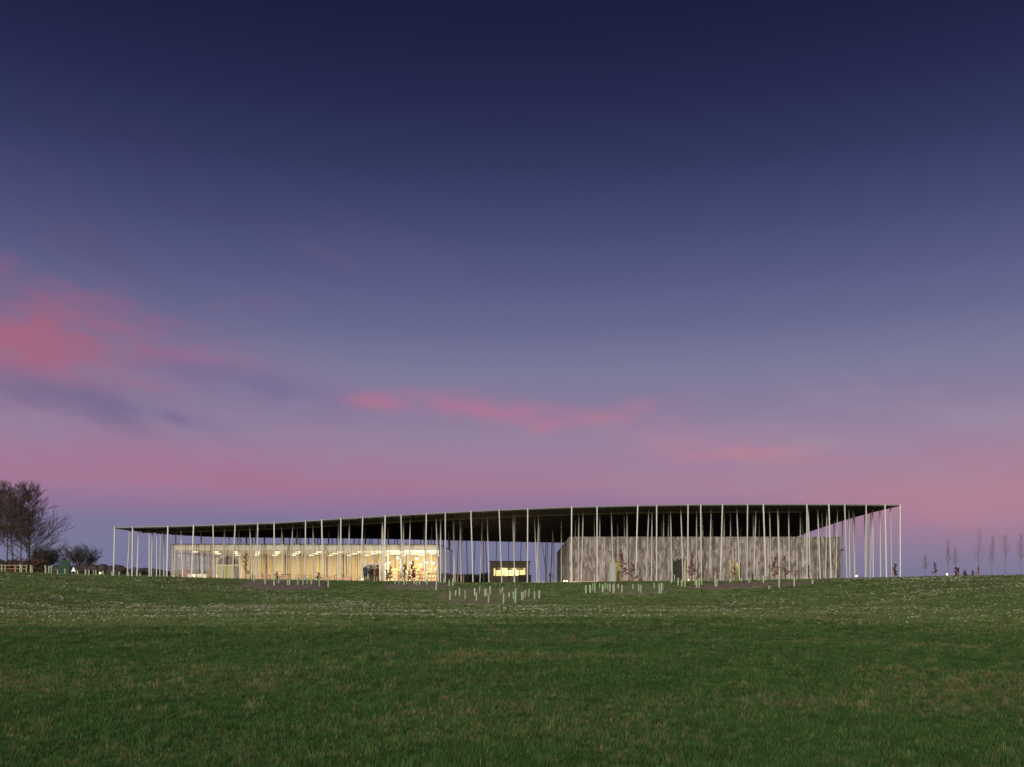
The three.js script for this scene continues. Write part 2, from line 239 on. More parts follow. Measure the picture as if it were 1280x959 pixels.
{ // panes and glass fins, front and the two ends
  const cut = [0]; while (cut[cut.length - 1] < gx1 - gx0 - 1.7) cut.push(cut[cut.length - 1] + rr(1.15, 1.65)); cut.push(gx1 - gx0);
  for (let i = 1; i < cut.length; i++) part('pane', box(gx0 + cut[i - 1] + .012, gx0 + cut[i] - .012, gfl, gTop - .065, -gd0 - .02, -gd0), glass, pod);
  for (let i = 0; i < cut.length; i++) part('mullion', box(gx0 + cut[i] - .02, gx0 + cut[i] + .02, gfl - .02, gTop - .07, -gd0 - (i % 3 ? .16 : .3), -gd0 - .025), mMull, pod);
  for (const X of [gx0, gx1]) {
    const n = 18, s = X === gx0 ? 1 : -1;
    for (let i = 0; i < n; i++) { const a = lerp(gd0 + .03, gd1, i / n), b = lerp(gd0 + .03, gd1, (i + 1) / n); part('pane', box(X - .01, X + .01, gfl, gTop - .065, -b + .012, -a - .012), glass, pod); if (i) part('mullion', box(Math.min(X + s * .012, X + s * .14), Math.max(X + s * .012, X + s * .14), gfl, gTop - .07, -a - .02, -a + .02), mMull, pod); }
  }
  part('base_rail', box(gx0 - .02, gx1 + .02, gfl - .25, gfl + .04, -gd0 - .03, -gd0 + .03), mMull, pod);
}
// back wall of plywood panels, joints open
{ let X = XA(268, gBack); const end = gx1 - 1.6; let k = 0; while (X < end) { const w = Math.min(rr(1.1, 1.5), end - X); part('wall_panel', box(X + .01, X + w - .01, gfl, gCeil - .01, -gBack - .1, -gBack - rr(0, .02)), mPly[k++ % 4], pod); X += w; } part('back_wall', box(gx0 + .6, end, gfl, gCeil + .6, -gBack - .3, -gBack - .11), mPly[1], pod); }
// slender dark posts inside
for (const px of [262, 331.5, 333, 357, 375.5, 408.5, 429, 433, 447, 470, 494, 508]) { const D = rr(112, 122), X = XA(px, D); part('interior_post', box(X - .05, X + .05, gfl, gCeil, -D - .05, -D + .05), mMull, pod); }
for (const [px, D] of [[223.5, 109], [237, 113.5], [257, 119]]) { const X = gx0 + .25; part('end_frame', [box(X - .06, X + .06, gfl, gCeil - .1, -D - .09, -D + .09), box(X - .06, X + .06, gCeil - .35, gCeil - .15, -D - 4, -D)], mMull, pod); }
// portal with white frame and lime walls behind
{
  const D = 121, p = thing('white_portal', 'white framed double doorway with lime green walls inside the glass pavilion', 'doorway', [XA(286, D), gfl, -D]), s = D / F;
  const w = 16 * s, h = 2.05, t = .14;
  part('frame', [box(-w, -w + t, 0, h, -.3, 0), box(w - t, w, 0, h, -.3, 0), box(-w + t, w - t, h - t, h, -.3, 0), box(-.45 * w, -.45 * w + t, 0, h - t, -.3, 0), box(.3 * w, .3 * w + t, 0, h - t, -.3, 0)], mPale, p);
  part('door_leaf', box(-.45 * w + t, .3 * w, 0, h - t, -.28, -.24), M(.42, .45, .16, .6), p); part('door_leaf', box(-w + t, -.45 * w, 0, h - t, -.28, -.24), M(.45, .48, .2, .6), p); part('side_panel', box(.3 * w + t, w - t, 0, h - t, -.28, -.24), M(.05, .05, .06, .5), p);
  const b = thing('hanging_panel', 'dark brown arched panel hanging above the white framed doorway', 'panel', [XA(285, D), gfl + 2.15, -D - .2]), a = new THREE.Shape(); a.moveTo(-1.3, .0); a.lineTo(1.35, .0); a.quadraticCurveTo(1.3, .5, .45, .9); a.quadraticCurveTo(-.5, 1.05, -1.15, .55); a.closePath();
  part('board', new THREE.ExtrudeGeometry(a, { depth: .12, bevelEnabled: true, bevelSize: .02, bevelThickness: .02, bevelSegments: 1 }), M(.02, .012, .008, .8), b);
  for (const x of [-.7, .6]) part('rod', box(x - .015, x + .015, .6, gCeil - gfl - 2.15, .05, .08), mMull, b);
}
// entrance porch by the people
{
  const D = 107.6, s = D / F, p = thing('entrance_porch', 'grey steel entrance lobby with dark olive doors in the glass front', 'doorway', [XA(468, D), gfl, -D]); const w = 13 * s, h = 2.0;
  part('frame', [box(-w, -w + .1, 0, h, -1.2, 0), box(w - .42, w, 0, h, -1.2, 0), box(-w + .1, w - .42, h - .12, h, -1.2, 0)], mSteel, p);
  part('door_leaf', box(-w + .14, -.05, 0, h - .14, -.16, -.1), M(.10, .085, .04, .6), p); part('door_leaf', box(0, .5, 0, h - .14, -.17, -.11), M(.085, .06, .03, .6), p);
  part('side_light', box(.52, w - .44, 0, h - .14, -.13, -.11), glass, p);
}
// ceiling lights: glowing strip and a lamp of the same size under it
const mGlow = (r, g, b, k) => new THREE.MeshStandardMaterial({ color: 0x111111, emissive: new THREE.Color().setRGB(r, g, b), emissiveIntensity: k, roughness: .5 });
const glowLamp = mGlow(1, .86, .5, 3), LAMP = 62;
const rowName = ['in the row closest behind the glass front', 'in the middle ceiling row', 'in the row by the plywood back wall'];
[[109.2, 12], [115.8, 12], [122.6, 12]].forEach(([D, n], r) => {
  for (let i = 0; i < n; i++) {
    const X = lerp(gx0 + .8, gx1 - .6, (i + [.35, .6, .8][r]) / n);
    const t = thing('ceiling_light', 'slim glowing ceiling light of the glass pavilion ' + rowName[r], 'lamp', [X, gCeil - .09, -D], 0, 'ceiling lights ' + rowName[r]);
    part('housing', box(-.34, .34, .025, .088, -.1, .1), mPale, t); part('diffuser', box(-.3, .3, -.03, .022, -.07, .07), glowLamp, t);
    const l = new THREE.RectAreaLight(new THREE.Color().setRGB(1, .83, .43), LAMP * 2.6, .6, .14); l.position.set(0, -.06, 0); l.rotation.x = -Math.PI / 2; t.add(l);
  }
});
// unseen lamps above the ceiling, placed to light the translucent upper band
for (let i = 0; i < 6; i++) {
  const w = (gx1 - gx0 - 1) / 6, t = thing('unseen_cove_light', 'unseen strip light placed to light the pale upper band of the glass pavilion', 'lamp', [gx0 + .5 + w * (i + .5), gCeil + .09, -gd0 - 1.3], 0, 'unseen lights behind the upper band');
  part('housing', box(-w / 2 + .05, w / 2 - .05, 0, .04, -.06, .06), mPale, t); part('diffuser', box(-w / 2 + .1, w / 2 - .1, .042, .06, -.05, .05), mGlow(1, .88, .6, 2), t);
  const l = new THREE.RectAreaLight(new THREE.Color().setRGB(1, .86, .56), 14, w - .2, .1); l.position.set(0, .075, .0); l.rotation.x = Math.PI * .62; l.lookAt(t.position.x, t.position.y + .35, t.position.z + 1); t.add(l);
}
// shop spotlights at the right end
for (const [px, py, D, k] of [[486, 703, 112, 1], [514, 703, 109.5, 1.5], [533.5, 703, 111, 1], [541.5, 703.4, 110, 1.2], [526, 705.5, 116, .6], [497, 697, 120, .6], [521, 698, 122, .6]]) {
  const t = thing('shop_spotlight', 'bright round pendant spotlight hanging in the shop end of the glass pavilion', 'lamp', W(px, py, D), 0, 'pendant spotlights in the shop');
  part('bulb', new THREE.SphereGeometry(.13, 14, 10), mGlow(1, .9, .66, 9), t); part('shade', new THREE.CylinderGeometry(.07, .17, .2, 14, 1, true).translate(0, .14, 0), mMull, t); part('cable', box(-.012, .012, .2, gCeil - t.position.y, -.012, .012), mMull, t);
  const l = new THREE.PointLight(new THREE.Color().setRGB(1, .83, .55), 26 * k); l.position.set(0, -.2, 0); l.castShadow = true; l.shadow.radius = 5; t.add(l);
}
// cafe furniture
{
  const wood = M(.34, .13, .06, .6), orange = M(.55, .24, .1, .6);
  const mkT = () => { const t = thing('cafe_table', 'x', 'table'); part('top', box(-.4, .4, .71, .74, -.4, .4), wood, t); part('stem', cyl(.04, .04, .69, 8, .02), mMull, t); part('foot', cyl(.24, .24, .02, 16), mMull, t); return t; };
  const mkC = () => { const c = thing('cafe_chair', 'x', 'chair'); part('seat', box(-.21, .21, .43, .46, -.21, .21), wood, c); part('backrest', box(-.2, .2, .58, .84, -.22, -.19), wood, c); for (const [x, z] of [[-1, -1], [1, -1], [-1, 1], [1, 1]]) part('leg', box(x * .19 - .016, x * .19 + .016, 0, z < 0 ? .85 : .43, z * .19 - .016, z * .19 + .016), mMull, c); return c; };
  let T = null, C = null; const tl = 'small square reddish wooden cafe table inside the glass pavilion', cl = 'low reddish wooden cafe chair at a table inside the glass pavilion';
  for (const [px, D] of [[327, 108.6], [338, 112], [352, 109], [363, 113], [380, 109.2], [392, 112.5], [409, 109], [418, 112.5], [430, 109.5], [440, 113]]) {
    const p = [XA(px, D), gfl, -D]; if (!T) { T = mkT(); T.position.set(...p); T.userData.label = tl; T.userData.group = 'cafe tables'; } else copy(T, p, rr(-.2, .2), tl, 'cafe tables');
    for (const [dx, dz, a] of [[-.7, 0, Math.PI / 2], [.7, .1, -Math.PI / 2]]) { const q = [p[0] + dx, gfl, p[2] + dz + rr(-.1, .1)]; if (!C) { C = mkC(); C.position.set(...q); C.rotation.y = a; C.userData.label = cl; C.userData.group = 'cafe chairs'; } else copy(C, q, a + rr(-.3, .3), cl, 'cafe chairs'); }
  }
  const counters = [[326, 4, 'narrow'], [354, 4.5, 'wide'], [410, 4.2, 'middle'], [433, 7, 'longest']];
  counters.forEach(([px, w, n], i) => { const D = 107.4 + (i % 2) * .7, s = D / F, c = thing('orange_counter', 'low orange wooden counter behind the glass, ' + n + ' of the four', 'counter', [XA(px, D), gfl, -D]); part('body', box(-w * s, w * s, 0, .52, -.25, .25), orange, c); part('top', box(-w * s - .03, w * s + .03, .525, .56, -.28, .28), wood, c); });
  [[232, 107.2, 'standing beside the glass end wall'], [262.5, 108, 'beside the white framed doorway']].forEach(([px, D, where]) => { const b = thing('red_banner', 'slim red display banner ' + where, 'banner', [XA(px, D), gfl, -D], .2); part('cloth', box(-.15, .15, .1, 1.4, -.01, .01), M(.28, .025, .025, .8), b); part('stand', box(-.24, .24, 0, .08, -.12, .12), mSteel, b); part('pole', box(-.02, .02, .08, 1.55, -.04, -.02), mSteel, b); });
  const desk = thing('reception_desk', 'pale white desk near the glass end wall', 'desk', [XA(246, 110), gfl, -110]); part('body', box(-1, 1, 0, .8, -.3, .3), mPale, desk); part('top', box(-1.05, 1.05, .805, .85, -.36, .36), mWhite, desk);
  // shop shelving along the back of the right end
  const goods = [M(.5, .2, .1), M(.7, .6, .4), M(.3, .1, .08), M(.6, .5, .1), M(.2, .25, .3), M(.75, .7, .6)];
  for (let i = 0; i < 5; i++) {
    const D = 114 + (i % 2) * 4, X = XA(490 + i * 12, D), t = thing('shop_shelf', 'wooden shop shelf unit loaded with small goods in the glass pavilion', 'shelf', [X, gfl, -D], 0, 'shop shelf units');
    part('carcass', [box(-.62, -.58, 0, 1.5, -.2, .2), box(.58, .62, 0, 1.5, -.2, .2), box(-.58, .58, 0, 1.5, -.2, -.17)], mPly[1], t);
    for (let k = 0; k < 4; k++) { part('shelf_board', box(-.575, .575, .1 + k * .4, .13 + k * .4, -.165, .2), mPly[2], t); for (let q = 0; q < 6; q++) { const x = -.5 + q * .19; part('goods', box(x, x + .13, .131 + k * .4, .131 + k * .4 + rr(.12, .28), -.1, .1), goods[Math.floor(rnd() * 6)], t); } }
  }
}

// ------------------------------------------------------------------ timber pavilion
{
  const tx0 = XA(711.5, 106), tx1 = XA(1051, 106), td0 = 106, td1 = 134.6, top = YA(671, 106), topB = YA(690.5, 134.6), low = EYE - .9;
  const tp = thing('timber_pavilion', 'long windowless pavilion clad in weathered silver grey vertical timber boards', 'building');
  const wt = grain(512, (u, v) => clamp(.3 * tileFbm(u, v * .15, 50, 3) + .7 * sstep(.25, .75, tileFbm(u * 1.4, v * .6, 18, 5)) + .15 * tileFbm(u, v, 60, 2) - .05), .55, 1.12);
  const tones = [[.345, .296, .27], [.28, .234, .21], [.42, .37, .345], [.32, .27, .245], [.225, .182, .16], [.385, .338, .318], [.255, .207, .18]].map(([r, g, b]) => M(r, g, b, .9, { map: wt, bumpMap: wt, bumpScale: .004 }));
  const core = M(.06, .05, .045);
  const op = [['A', 760.8, 776.4, 703.5], ['B', 842, 857.4, 702], ['C', 911, 925.2, 704.5]].map(([id, a, b, y]) => ({ id, a: XA(a, 106), b: XA(b, 106), y: YA(y, 106) }));
  // core wall with real openings
  const segs = []; let cx = tx0 + .06; for (const o of op) { segs.push(box(cx, o.a, low, top - .1, -td0 - .4, -td0 - .06), box(o.a, o.b, o.y + .45, top - .1, -td0 - .4, -td0 - .06)); cx = o.b; } segs.push(box(cx, tx1 - .06, low, top - .1, -td0 - .4, -td0 - .06));
  part('wall', segs, core, tp);
  part('side_wall', (() => { const s = new THREE.Shape(); s.moveTo(td0 + .4, low); s.lineTo(td1, low); s.lineTo(td1, topB - .1); s.lineTo(td0 + .4, top - .12); s.closePath(); return [tx0 + .06, tx1 - .36].map((x) => new THREE.ExtrudeGeometry(s, { depth: .3, bevelEnabled: false }).rotateY(Math.PI / 2).translate(x, 0, 0)); })(), core, tp);
  part('back_wall', box(tx0 + .36, tx1 - .36, low, topB - .12, -td1 + .0, -td1 + .3), core, tp);
  part('roof', slab(tx0 + .4, tx1 - .4, 4, td0 + .42, td1 - .02, 4, (X, D) => lerp(top, topB, (D - td0) / (td1 - td0)) - .45, (X, D) => lerp(top, topB, (D - td0) / (td1 - td0)) - .25), mRoof, tp);
  // boards, each its own
  const gv = []; for (let k = 0; k < 60; k++) { const g = new THREE.BoxGeometry(1, 1, 1), ou = rnd(), ov = rnd(), u = g.attributes.uv; for (let i = 0; i < u.count; i++) u.setXY(i, u.getX(i) * .05 + ou, u.getY(i) * .8 + ov); gv.push(g); }
  const plank = (x, y0, y1, w, z, along) => { const m = part('plank', gv[Math.floor(rnd() * 60)], tones[Math.floor(rnd() * 7)], tp); m.position.set(x, (y0 + y1) / 2, z); if (along) m.scale.set(.035, y1 - y0, w); else m.scale.set(w, y1 - y0, .035); return m; };
  let x = tx0; while (x < tx1 - .05) {
    const w = Math.min(rr(.15, .27), tx1 - x), c = x + w / 2, o = op.find((q) => c > q.a && c < q.b), z = -td0 - .0175 - rr(.001, .025);
    const inC = o && o.id === 'C' && c > o.a + .25 && c < o.a + .62;
    if (o && !inC) plank(c, o.y + rr(-.12, .42), top - rr(0, .015), w - .012, z); else plank(c, low + .3, top - rr(0, .015), w - .012, z);
    x += w;
  }
  let d = td0 + .04; while (d < td1) { const w = Math.min(rr(.2, .32), td1 - d), c = d + w / 2, h = lerp(top, topB, (c - td0) / (td1 - td0)); if (!(c > 116.6 && c < 119.6)) plank(tx0 + .02 + rr(0, .02), low + .3, h, w - .012, -c, true); else { plank(tx0 + .03, low + .3, YA(719, 118), w - .012, -c, true); plank(tx0 + .03, YA(706.5, 118), h, w - .012, -c, true); } d += w; }
  const sw = part('side_window', box(tx0 + .012, tx0 + .055, YA(719, 118) + .01, YA(706.5, 118) - .01, -119.55, -116.65), new THREE.MeshPhysicalMaterial({ color: new THREE.Color().setRGB(.3, .4, .5), roughness: .05, clearcoat: 1 }), tp);
  part('window_frame', box(-.015, .012, -.05, YA(706.5, 118) - YA(719, 118) - .03, -.03, .03).translate(tx0 + .02, YA(719, 118) + .02, -118.2), mSteel, sw);
  // lobbies behind the openings
  const lime = M(.46, .42, .24, .7), fl = groundH(14, 106);
  for (const o of op) {
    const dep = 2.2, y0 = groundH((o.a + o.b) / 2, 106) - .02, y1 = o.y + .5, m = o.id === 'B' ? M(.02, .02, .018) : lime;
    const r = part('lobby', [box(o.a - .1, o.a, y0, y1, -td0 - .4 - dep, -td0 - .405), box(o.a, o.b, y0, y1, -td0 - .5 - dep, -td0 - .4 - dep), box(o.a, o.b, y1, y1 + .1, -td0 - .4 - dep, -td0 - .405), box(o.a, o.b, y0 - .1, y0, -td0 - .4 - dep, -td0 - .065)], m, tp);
    part('jamb', box(o.b - .002, o.b + .1, y0, y1, -td0 - .4 - dep, -td0 - .405), lime, tp);
    part('jamb_face', box(o.b - (o.id === 'B' ? .16 : .06), o.b - .004, y0, o.y + .1, -td0 - .38, -td0 - .1), lime, tp);
    if (o.id === 'A') part('door_leaf', box(o.a + .02, o.a + .62 * (o.b - o.a), y0 + .02, o.y - .02, -td0 - .2, -td0 - .12), M(.30, .31, .29, .5), tp);
    if (o.id === 'B') part('door_leaf', box(o.a + .02, o.b - .25, y0 + .02, o.y + .35, -td0 - .34, -td0 - .28), M(.022, .02, .016, .8), tp);
    if (o.id !== 'B') {
      const t = thing('unseen_lobby_light', 'small unseen warm ceiling light in the ' + (o.id === 'A' ? 'lobby with the grey door' : 'lime lobby behind the cut boards') + ' of the timber pavilion', 'lamp', [o.b - .45, y1 - .06, -td0 - 1.3]);  // lamp out of view, placed to light the lobby walls
      part('housing', cyl(.13, .13, .035, 16, .022), mPale, t); part('diffuser', cyl(.11, .11, .02, 16), mGlow(1, .85, .5, 6), t);
      const l = new THREE.PointLight(new THREE.Color().setRGB(1, .86, .58), 2.2); l.position.set(0, -.1, 0); l.castShadow = true; l.shadow.radius = 5; t.add(l);
    }
  }
  // warm strip at the foot of the wall
  const s0 = XA(711, 105.4), s1 = XA(746, 105.4), gy = Math.max(groundH(s0, 105.4), groundH(s1, 105.4)) + .06, t = thing('strip_light', 'long warm strip light along the foot of the timber wall corner', 'lamp', [(s0 + s1) / 2, gy, -105.35]);
  const L = (s1 - s0) / 2; part('channel', [box(-L, L, 0, .03, -.06, .06), box(-L, L, .03, .05, .045, .06)], mSteel, t); part('diffuser', box(-L + .03, L - .03, .032, .15, -.05, .04), mGlow(1, .58, .24, .75), t);
  const l = new THREE.RectAreaLight(new THREE.Color().setRGB(1, .62, .26), 9, 2 * L - .1, .08); l.position.set(0, .16, -.01); l.rotation.x = Math.PI / 2 + .35; t.add(l);
  // wall lamp box seen beyond the right corner
  const wl = thing('wall_lamp', 'small dark floodlight on a bracket at the right corner of the timber wall', 'lamp', [tx1 + .02, YA(688.6, 106), -106.4]); part('bracket', box(0, .3, -.03, .03, -.03, .03), mMull, wl); part('head', box(.05, .4, -.02, .14, -.12, .12).translate(0, .05, 0), M(.03, .03, .05, .5), wl);
}

// ------------------------------------------------------------------ ticket kiosk
{
  const D = 139.8, s = D / F, k = thing('ticket_kiosk', 'small grey boarded ticket kiosk with a wide yellow lit window', 'kiosk', [0, 0, -D]), P = (x, y) => [XA(x, D), YA(y, D)];
  const [x0, yT] = P(612.6, 702.4), [x1, yB] = P(662, 730), [wx0, wyT] = P(616.8, 710.2), [wx1, wyB] = P(657, 720), mk = M(.58, .52, .47, .85), dk = M(.38, .33, .28, .85);
  const bh = .21; for (let y = yB; y < yT - .02; y += bh) { const y1 = Math.min(y + bh - .012, yT); for (const [a, b] of (y1 > wyB && y < wyT) ? [[x0, wx0], [wx1, x1]] : [[x0, x1]]) part('board', box(a, b, y, y1, -.06, 0), mk, k); }
  part('wall', [box(x0 + .02, wx0 - .002, yB, yT, -.2, -.062), box(wx1 + .002, x1 - .02, yB, yT, -.2, -.062), box(wx0, wx1, wyT, yT, -.2, -.062), box(wx0, wx1, yB, wyB, -.2, -.062), box(x0 + .02, x0 + .14, yB, yT, -3, -.2), box(x1 - .14, x1 - .02, yB, yT, -3, -.2), box(x0 + .14, x1 - .14, yB, yT, -3, -2.85)], dk, k);
  part('lining', [box(x0 + .2, x1 - .2, yB, yT - .1, -2.84, -2.8), box(x0 + .15, x0 + .2, yB, yT - .1, -2.8, -.21), box(x1 - .2, x1 - .15, yB, yT - .1, -2.8, -.21)], M(.78, .72, .5, .8), k);
  part('roof', box(x0 - .12, x1 + .12, yT + .002, yT + .12, -3.1, .12), dk, k); part('floor', box(x0 + .14, x1 - .14, yB - .1, yB, -2.84, -.2), mFloor, k);
  for (let i = 0; i < 3; i++) { const a = lerp(wx0, wx1, i / 3), b = lerp(wx0, wx1, (i + 1) / 3), w = part('window', box(a + .02, b - .02, wyB + .02, wyT - .02, -.13, -.12), glass, k); part('frame', [box(a, a + .03, wyB, wyT, -.15, -.1), box(b - .03, b, wyB, wyT, -.15, -.1)], mSteel, w); }
  for (const [a, b, yy] of [[619, 625.5, 713], [634, 641, 713], [645, 655, 712.6]]) part('blind', box(XA(a, D), XA(b, D), YA(yy, D), wyT - .01, -.28, -.25), M(.35, .25, .12, .8), k);
  for (const px of [614.8, 629.6, 644.2]) part('counter_post', box(XA(px, D) - .09, XA(px, D) + .09, yB, wyB + .05, .02, .45), mPale, k);
  for (const [a, b] of [[615.7, 628.6], [630.4, 643.4]]) { part('counter_front', box(XA(a, D), XA(b, D), yB, wyB - .08, .1, .4), mk, k); part('counter_top', box(XA(a, D), XA(b, D), wyB - .076, wyB - .03, .02, .5), dk, k); }
  // sign: a square mark and the word
  const font = await new FontLoader().loadAsync('fonts/droid/droid_sans_bold.typeface.json'), mk2 = M(.78, .76, .7, .6), sg = part('sign_mark', box(0, .28, 0, .28, 0, .025), mk2, k); sg.position.set(XA(614.2, D), YA(706.6, D), .002);
  const tg = new TextGeometry('tickets', { font, size: .3, depth: .02, curveSegments: 3 }); tg.computeBoundingBox(); const tw = tg.boundingBox.max.x; tg.scale((XA(625.6, D) - XA(617, D)) / tw, 1, 1);
  part('sign_lettering', tg, mk2, k).position.set(XA(617, D), YA(706.6, D), .002);
  const t = thing('unseen_kiosk_light', 'unseen ceiling light panel placed to light the inside of the ticket kiosk', 'lamp', [(wx0 + wx1) / 2, yT - .14, -D - 1.4]);  // out of view above the window, lights the kiosk interior
  part('housing', box(-1.5, 1.5, .02, .06, -.35, .35), mPale, t); part('diffuser', box(-1.45, 1.45, 0, .018, -.3, .3), mGlow(1, .86, .5, 3), t);
  const l = new THREE.RectAreaLight(new THREE.Color().setRGB(1, .84, .46), 34, 2.9, .6); l.position.set(0, -.012, 0); l.rotation.x = -Math.PI / 2; t.add(l);
  const c = thing('utility_cabinet', 'dark grey double utility cabinet on pale feet beside the ticket kiosk', 'cabinet', [XA(656, 136), YA(729.6, 136), -136]), cs = 136 / F, cm = M(.035, .04, .045, .5);
  part('body', box(-8 * cs, 8 * cs, .14, 10.8 * cs, -.4, .38), cm, c); part('door', box(-7.7 * cs, -.3 * cs, .2, 10.2 * cs, .382, .41), cm, c); part('door', box(.3 * cs, 7.7 * cs, .2, 10.2 * cs, .382, .41), M(.05, .05, .06, .5), c); part('plinth', box(-7.5 * cs, 7.5 * cs, -.1, .138, -.35, .35), mSteel, c);
}

// ------------------------------------------------------------------ low lights in the grass
{
  let B = null; const spots = [[125, 717, 101, 'beside the leafless bush'], [242, 720, 102.2, 'before the glass end of the pavilion'], [452.6, 725.2, 101.8, 'at the feet of the two people'], [705.4, 728, 104.8, 'beside the timber pavilion corner'], [708.6, 729, 104, 'just in front of the strip light'], [860.4, 726.3, 101, 'in the long mulch bed'], [1071, 722, 102, 'under the right end of the canopy'], [1184, 719.6, 103, 'among the young birches']];
  for (const [px, py, D, wh] of spots) {
    const X = XA(px, D), p = [X, groundH(X, D), -D], lb = 'small glowing bollard light ' + wh;
    if (!B) { B = thing('bollard_light', lb, 'lamp', p); part('post', cyl(.055, .055, .22, 12, -.05), mMull, B); part('bulb', new THREE.SphereGeometry(.095, 16, 12).translate(0, .25, 0), mGlow(1, .7, .36, 4), B); part('cap', cyl(.06, .06, .02, 14, .348), mMull, B); } else B = copy(B, p, 0, lb);
    if (spots.length) { const l = new THREE.PointLight(new THREE.Color().setRGB(1, .66, .32), px > 700 && px < 710 ? .8 : 2.4); l.position.set(X, p[1] + .26, -D + .14); l.castShadow = true; l.shadow.radius = 4; scene.add(l); }
  }
}

// ------------------------------------------------------------------ planting beds
const BEDS = [];
{
  const soil = grain(512, (u, v) => .6 * tileFbm(u, v, 50, 3) + .4 * tileFbm(u, v, 11, 3), .35, 1.3);
  for (const [cx, cy, hx, yTop, yBot, col] of [[612, 745, 72, 735, 755.5, [.2, .185, .085]], [789, 737, 56, 731.5, 744.5, [.19, .19, .085]], [938, 731, 84, 728.5, 735.8, [.2, .14, .1]], [356, 731, 56, 727, 738.5, [.2, .145, .105]], [524, 732.5, 52, 730, 738.5, [.19, .17, .09]]]) {
    const [, dn] = hit(cx, yBot); let [, df] = hit(cx, yTop); df = Math.max(dn + 3, Math.min(df, 101)); const D = (dn + df) / 2, X = XA(cx, D), rx = hx * D / F, rz = (df - dn) / 2; BEDS.push([X, D, rx, rz]);
    const p = [], u = [], id = [], N = 56, R = 8; for (let j = 0; j <= R; j++) for (let i = 0; i < N; i++) { const a = i / N * 2 * Math.PI, q = j / R * (1 + .12 * (fbm(Math.cos(a) * 3 + cx, Math.sin(a) * 3, 3) - .5)), x = X + Math.cos(a) * rx * q, d = D + Math.sin(a) * rz * q; p.push(x, groundH(x, d) + (j === R ? -.02 : .04 + .08 * (1 - (j / R) ** 2) + .05 * fbm(x * 3, d * 3, 2)), -d); u.push(x / 2, d / 2); if (j) { const o = j * N + i, o1 = j * N + (i + 1) % N; id.push(o - N, o, o1, o - N, o1, o1 - N); } }
    const g = new THREE.BufferGeometry(); g.setAttribute('position', new THREE.Float32BufferAttribute(p, 3)); g.setAttribute('uv', new THREE.Float32BufferAttribute(u, 2)); g.setIndex(id); g.computeVertexNormals();
    struct('planting_bed', g, M(...col, 1, { map: soil, bumpMap: soil, bumpScale: .04, side: THREE.DoubleSide }));
  }
}
const inBed = (X, D, k = 1) => BEDS.some(([x, d, a, b]) => ((X - x) / a) ** 2 + ((D - d) / b) ** 2 < k);

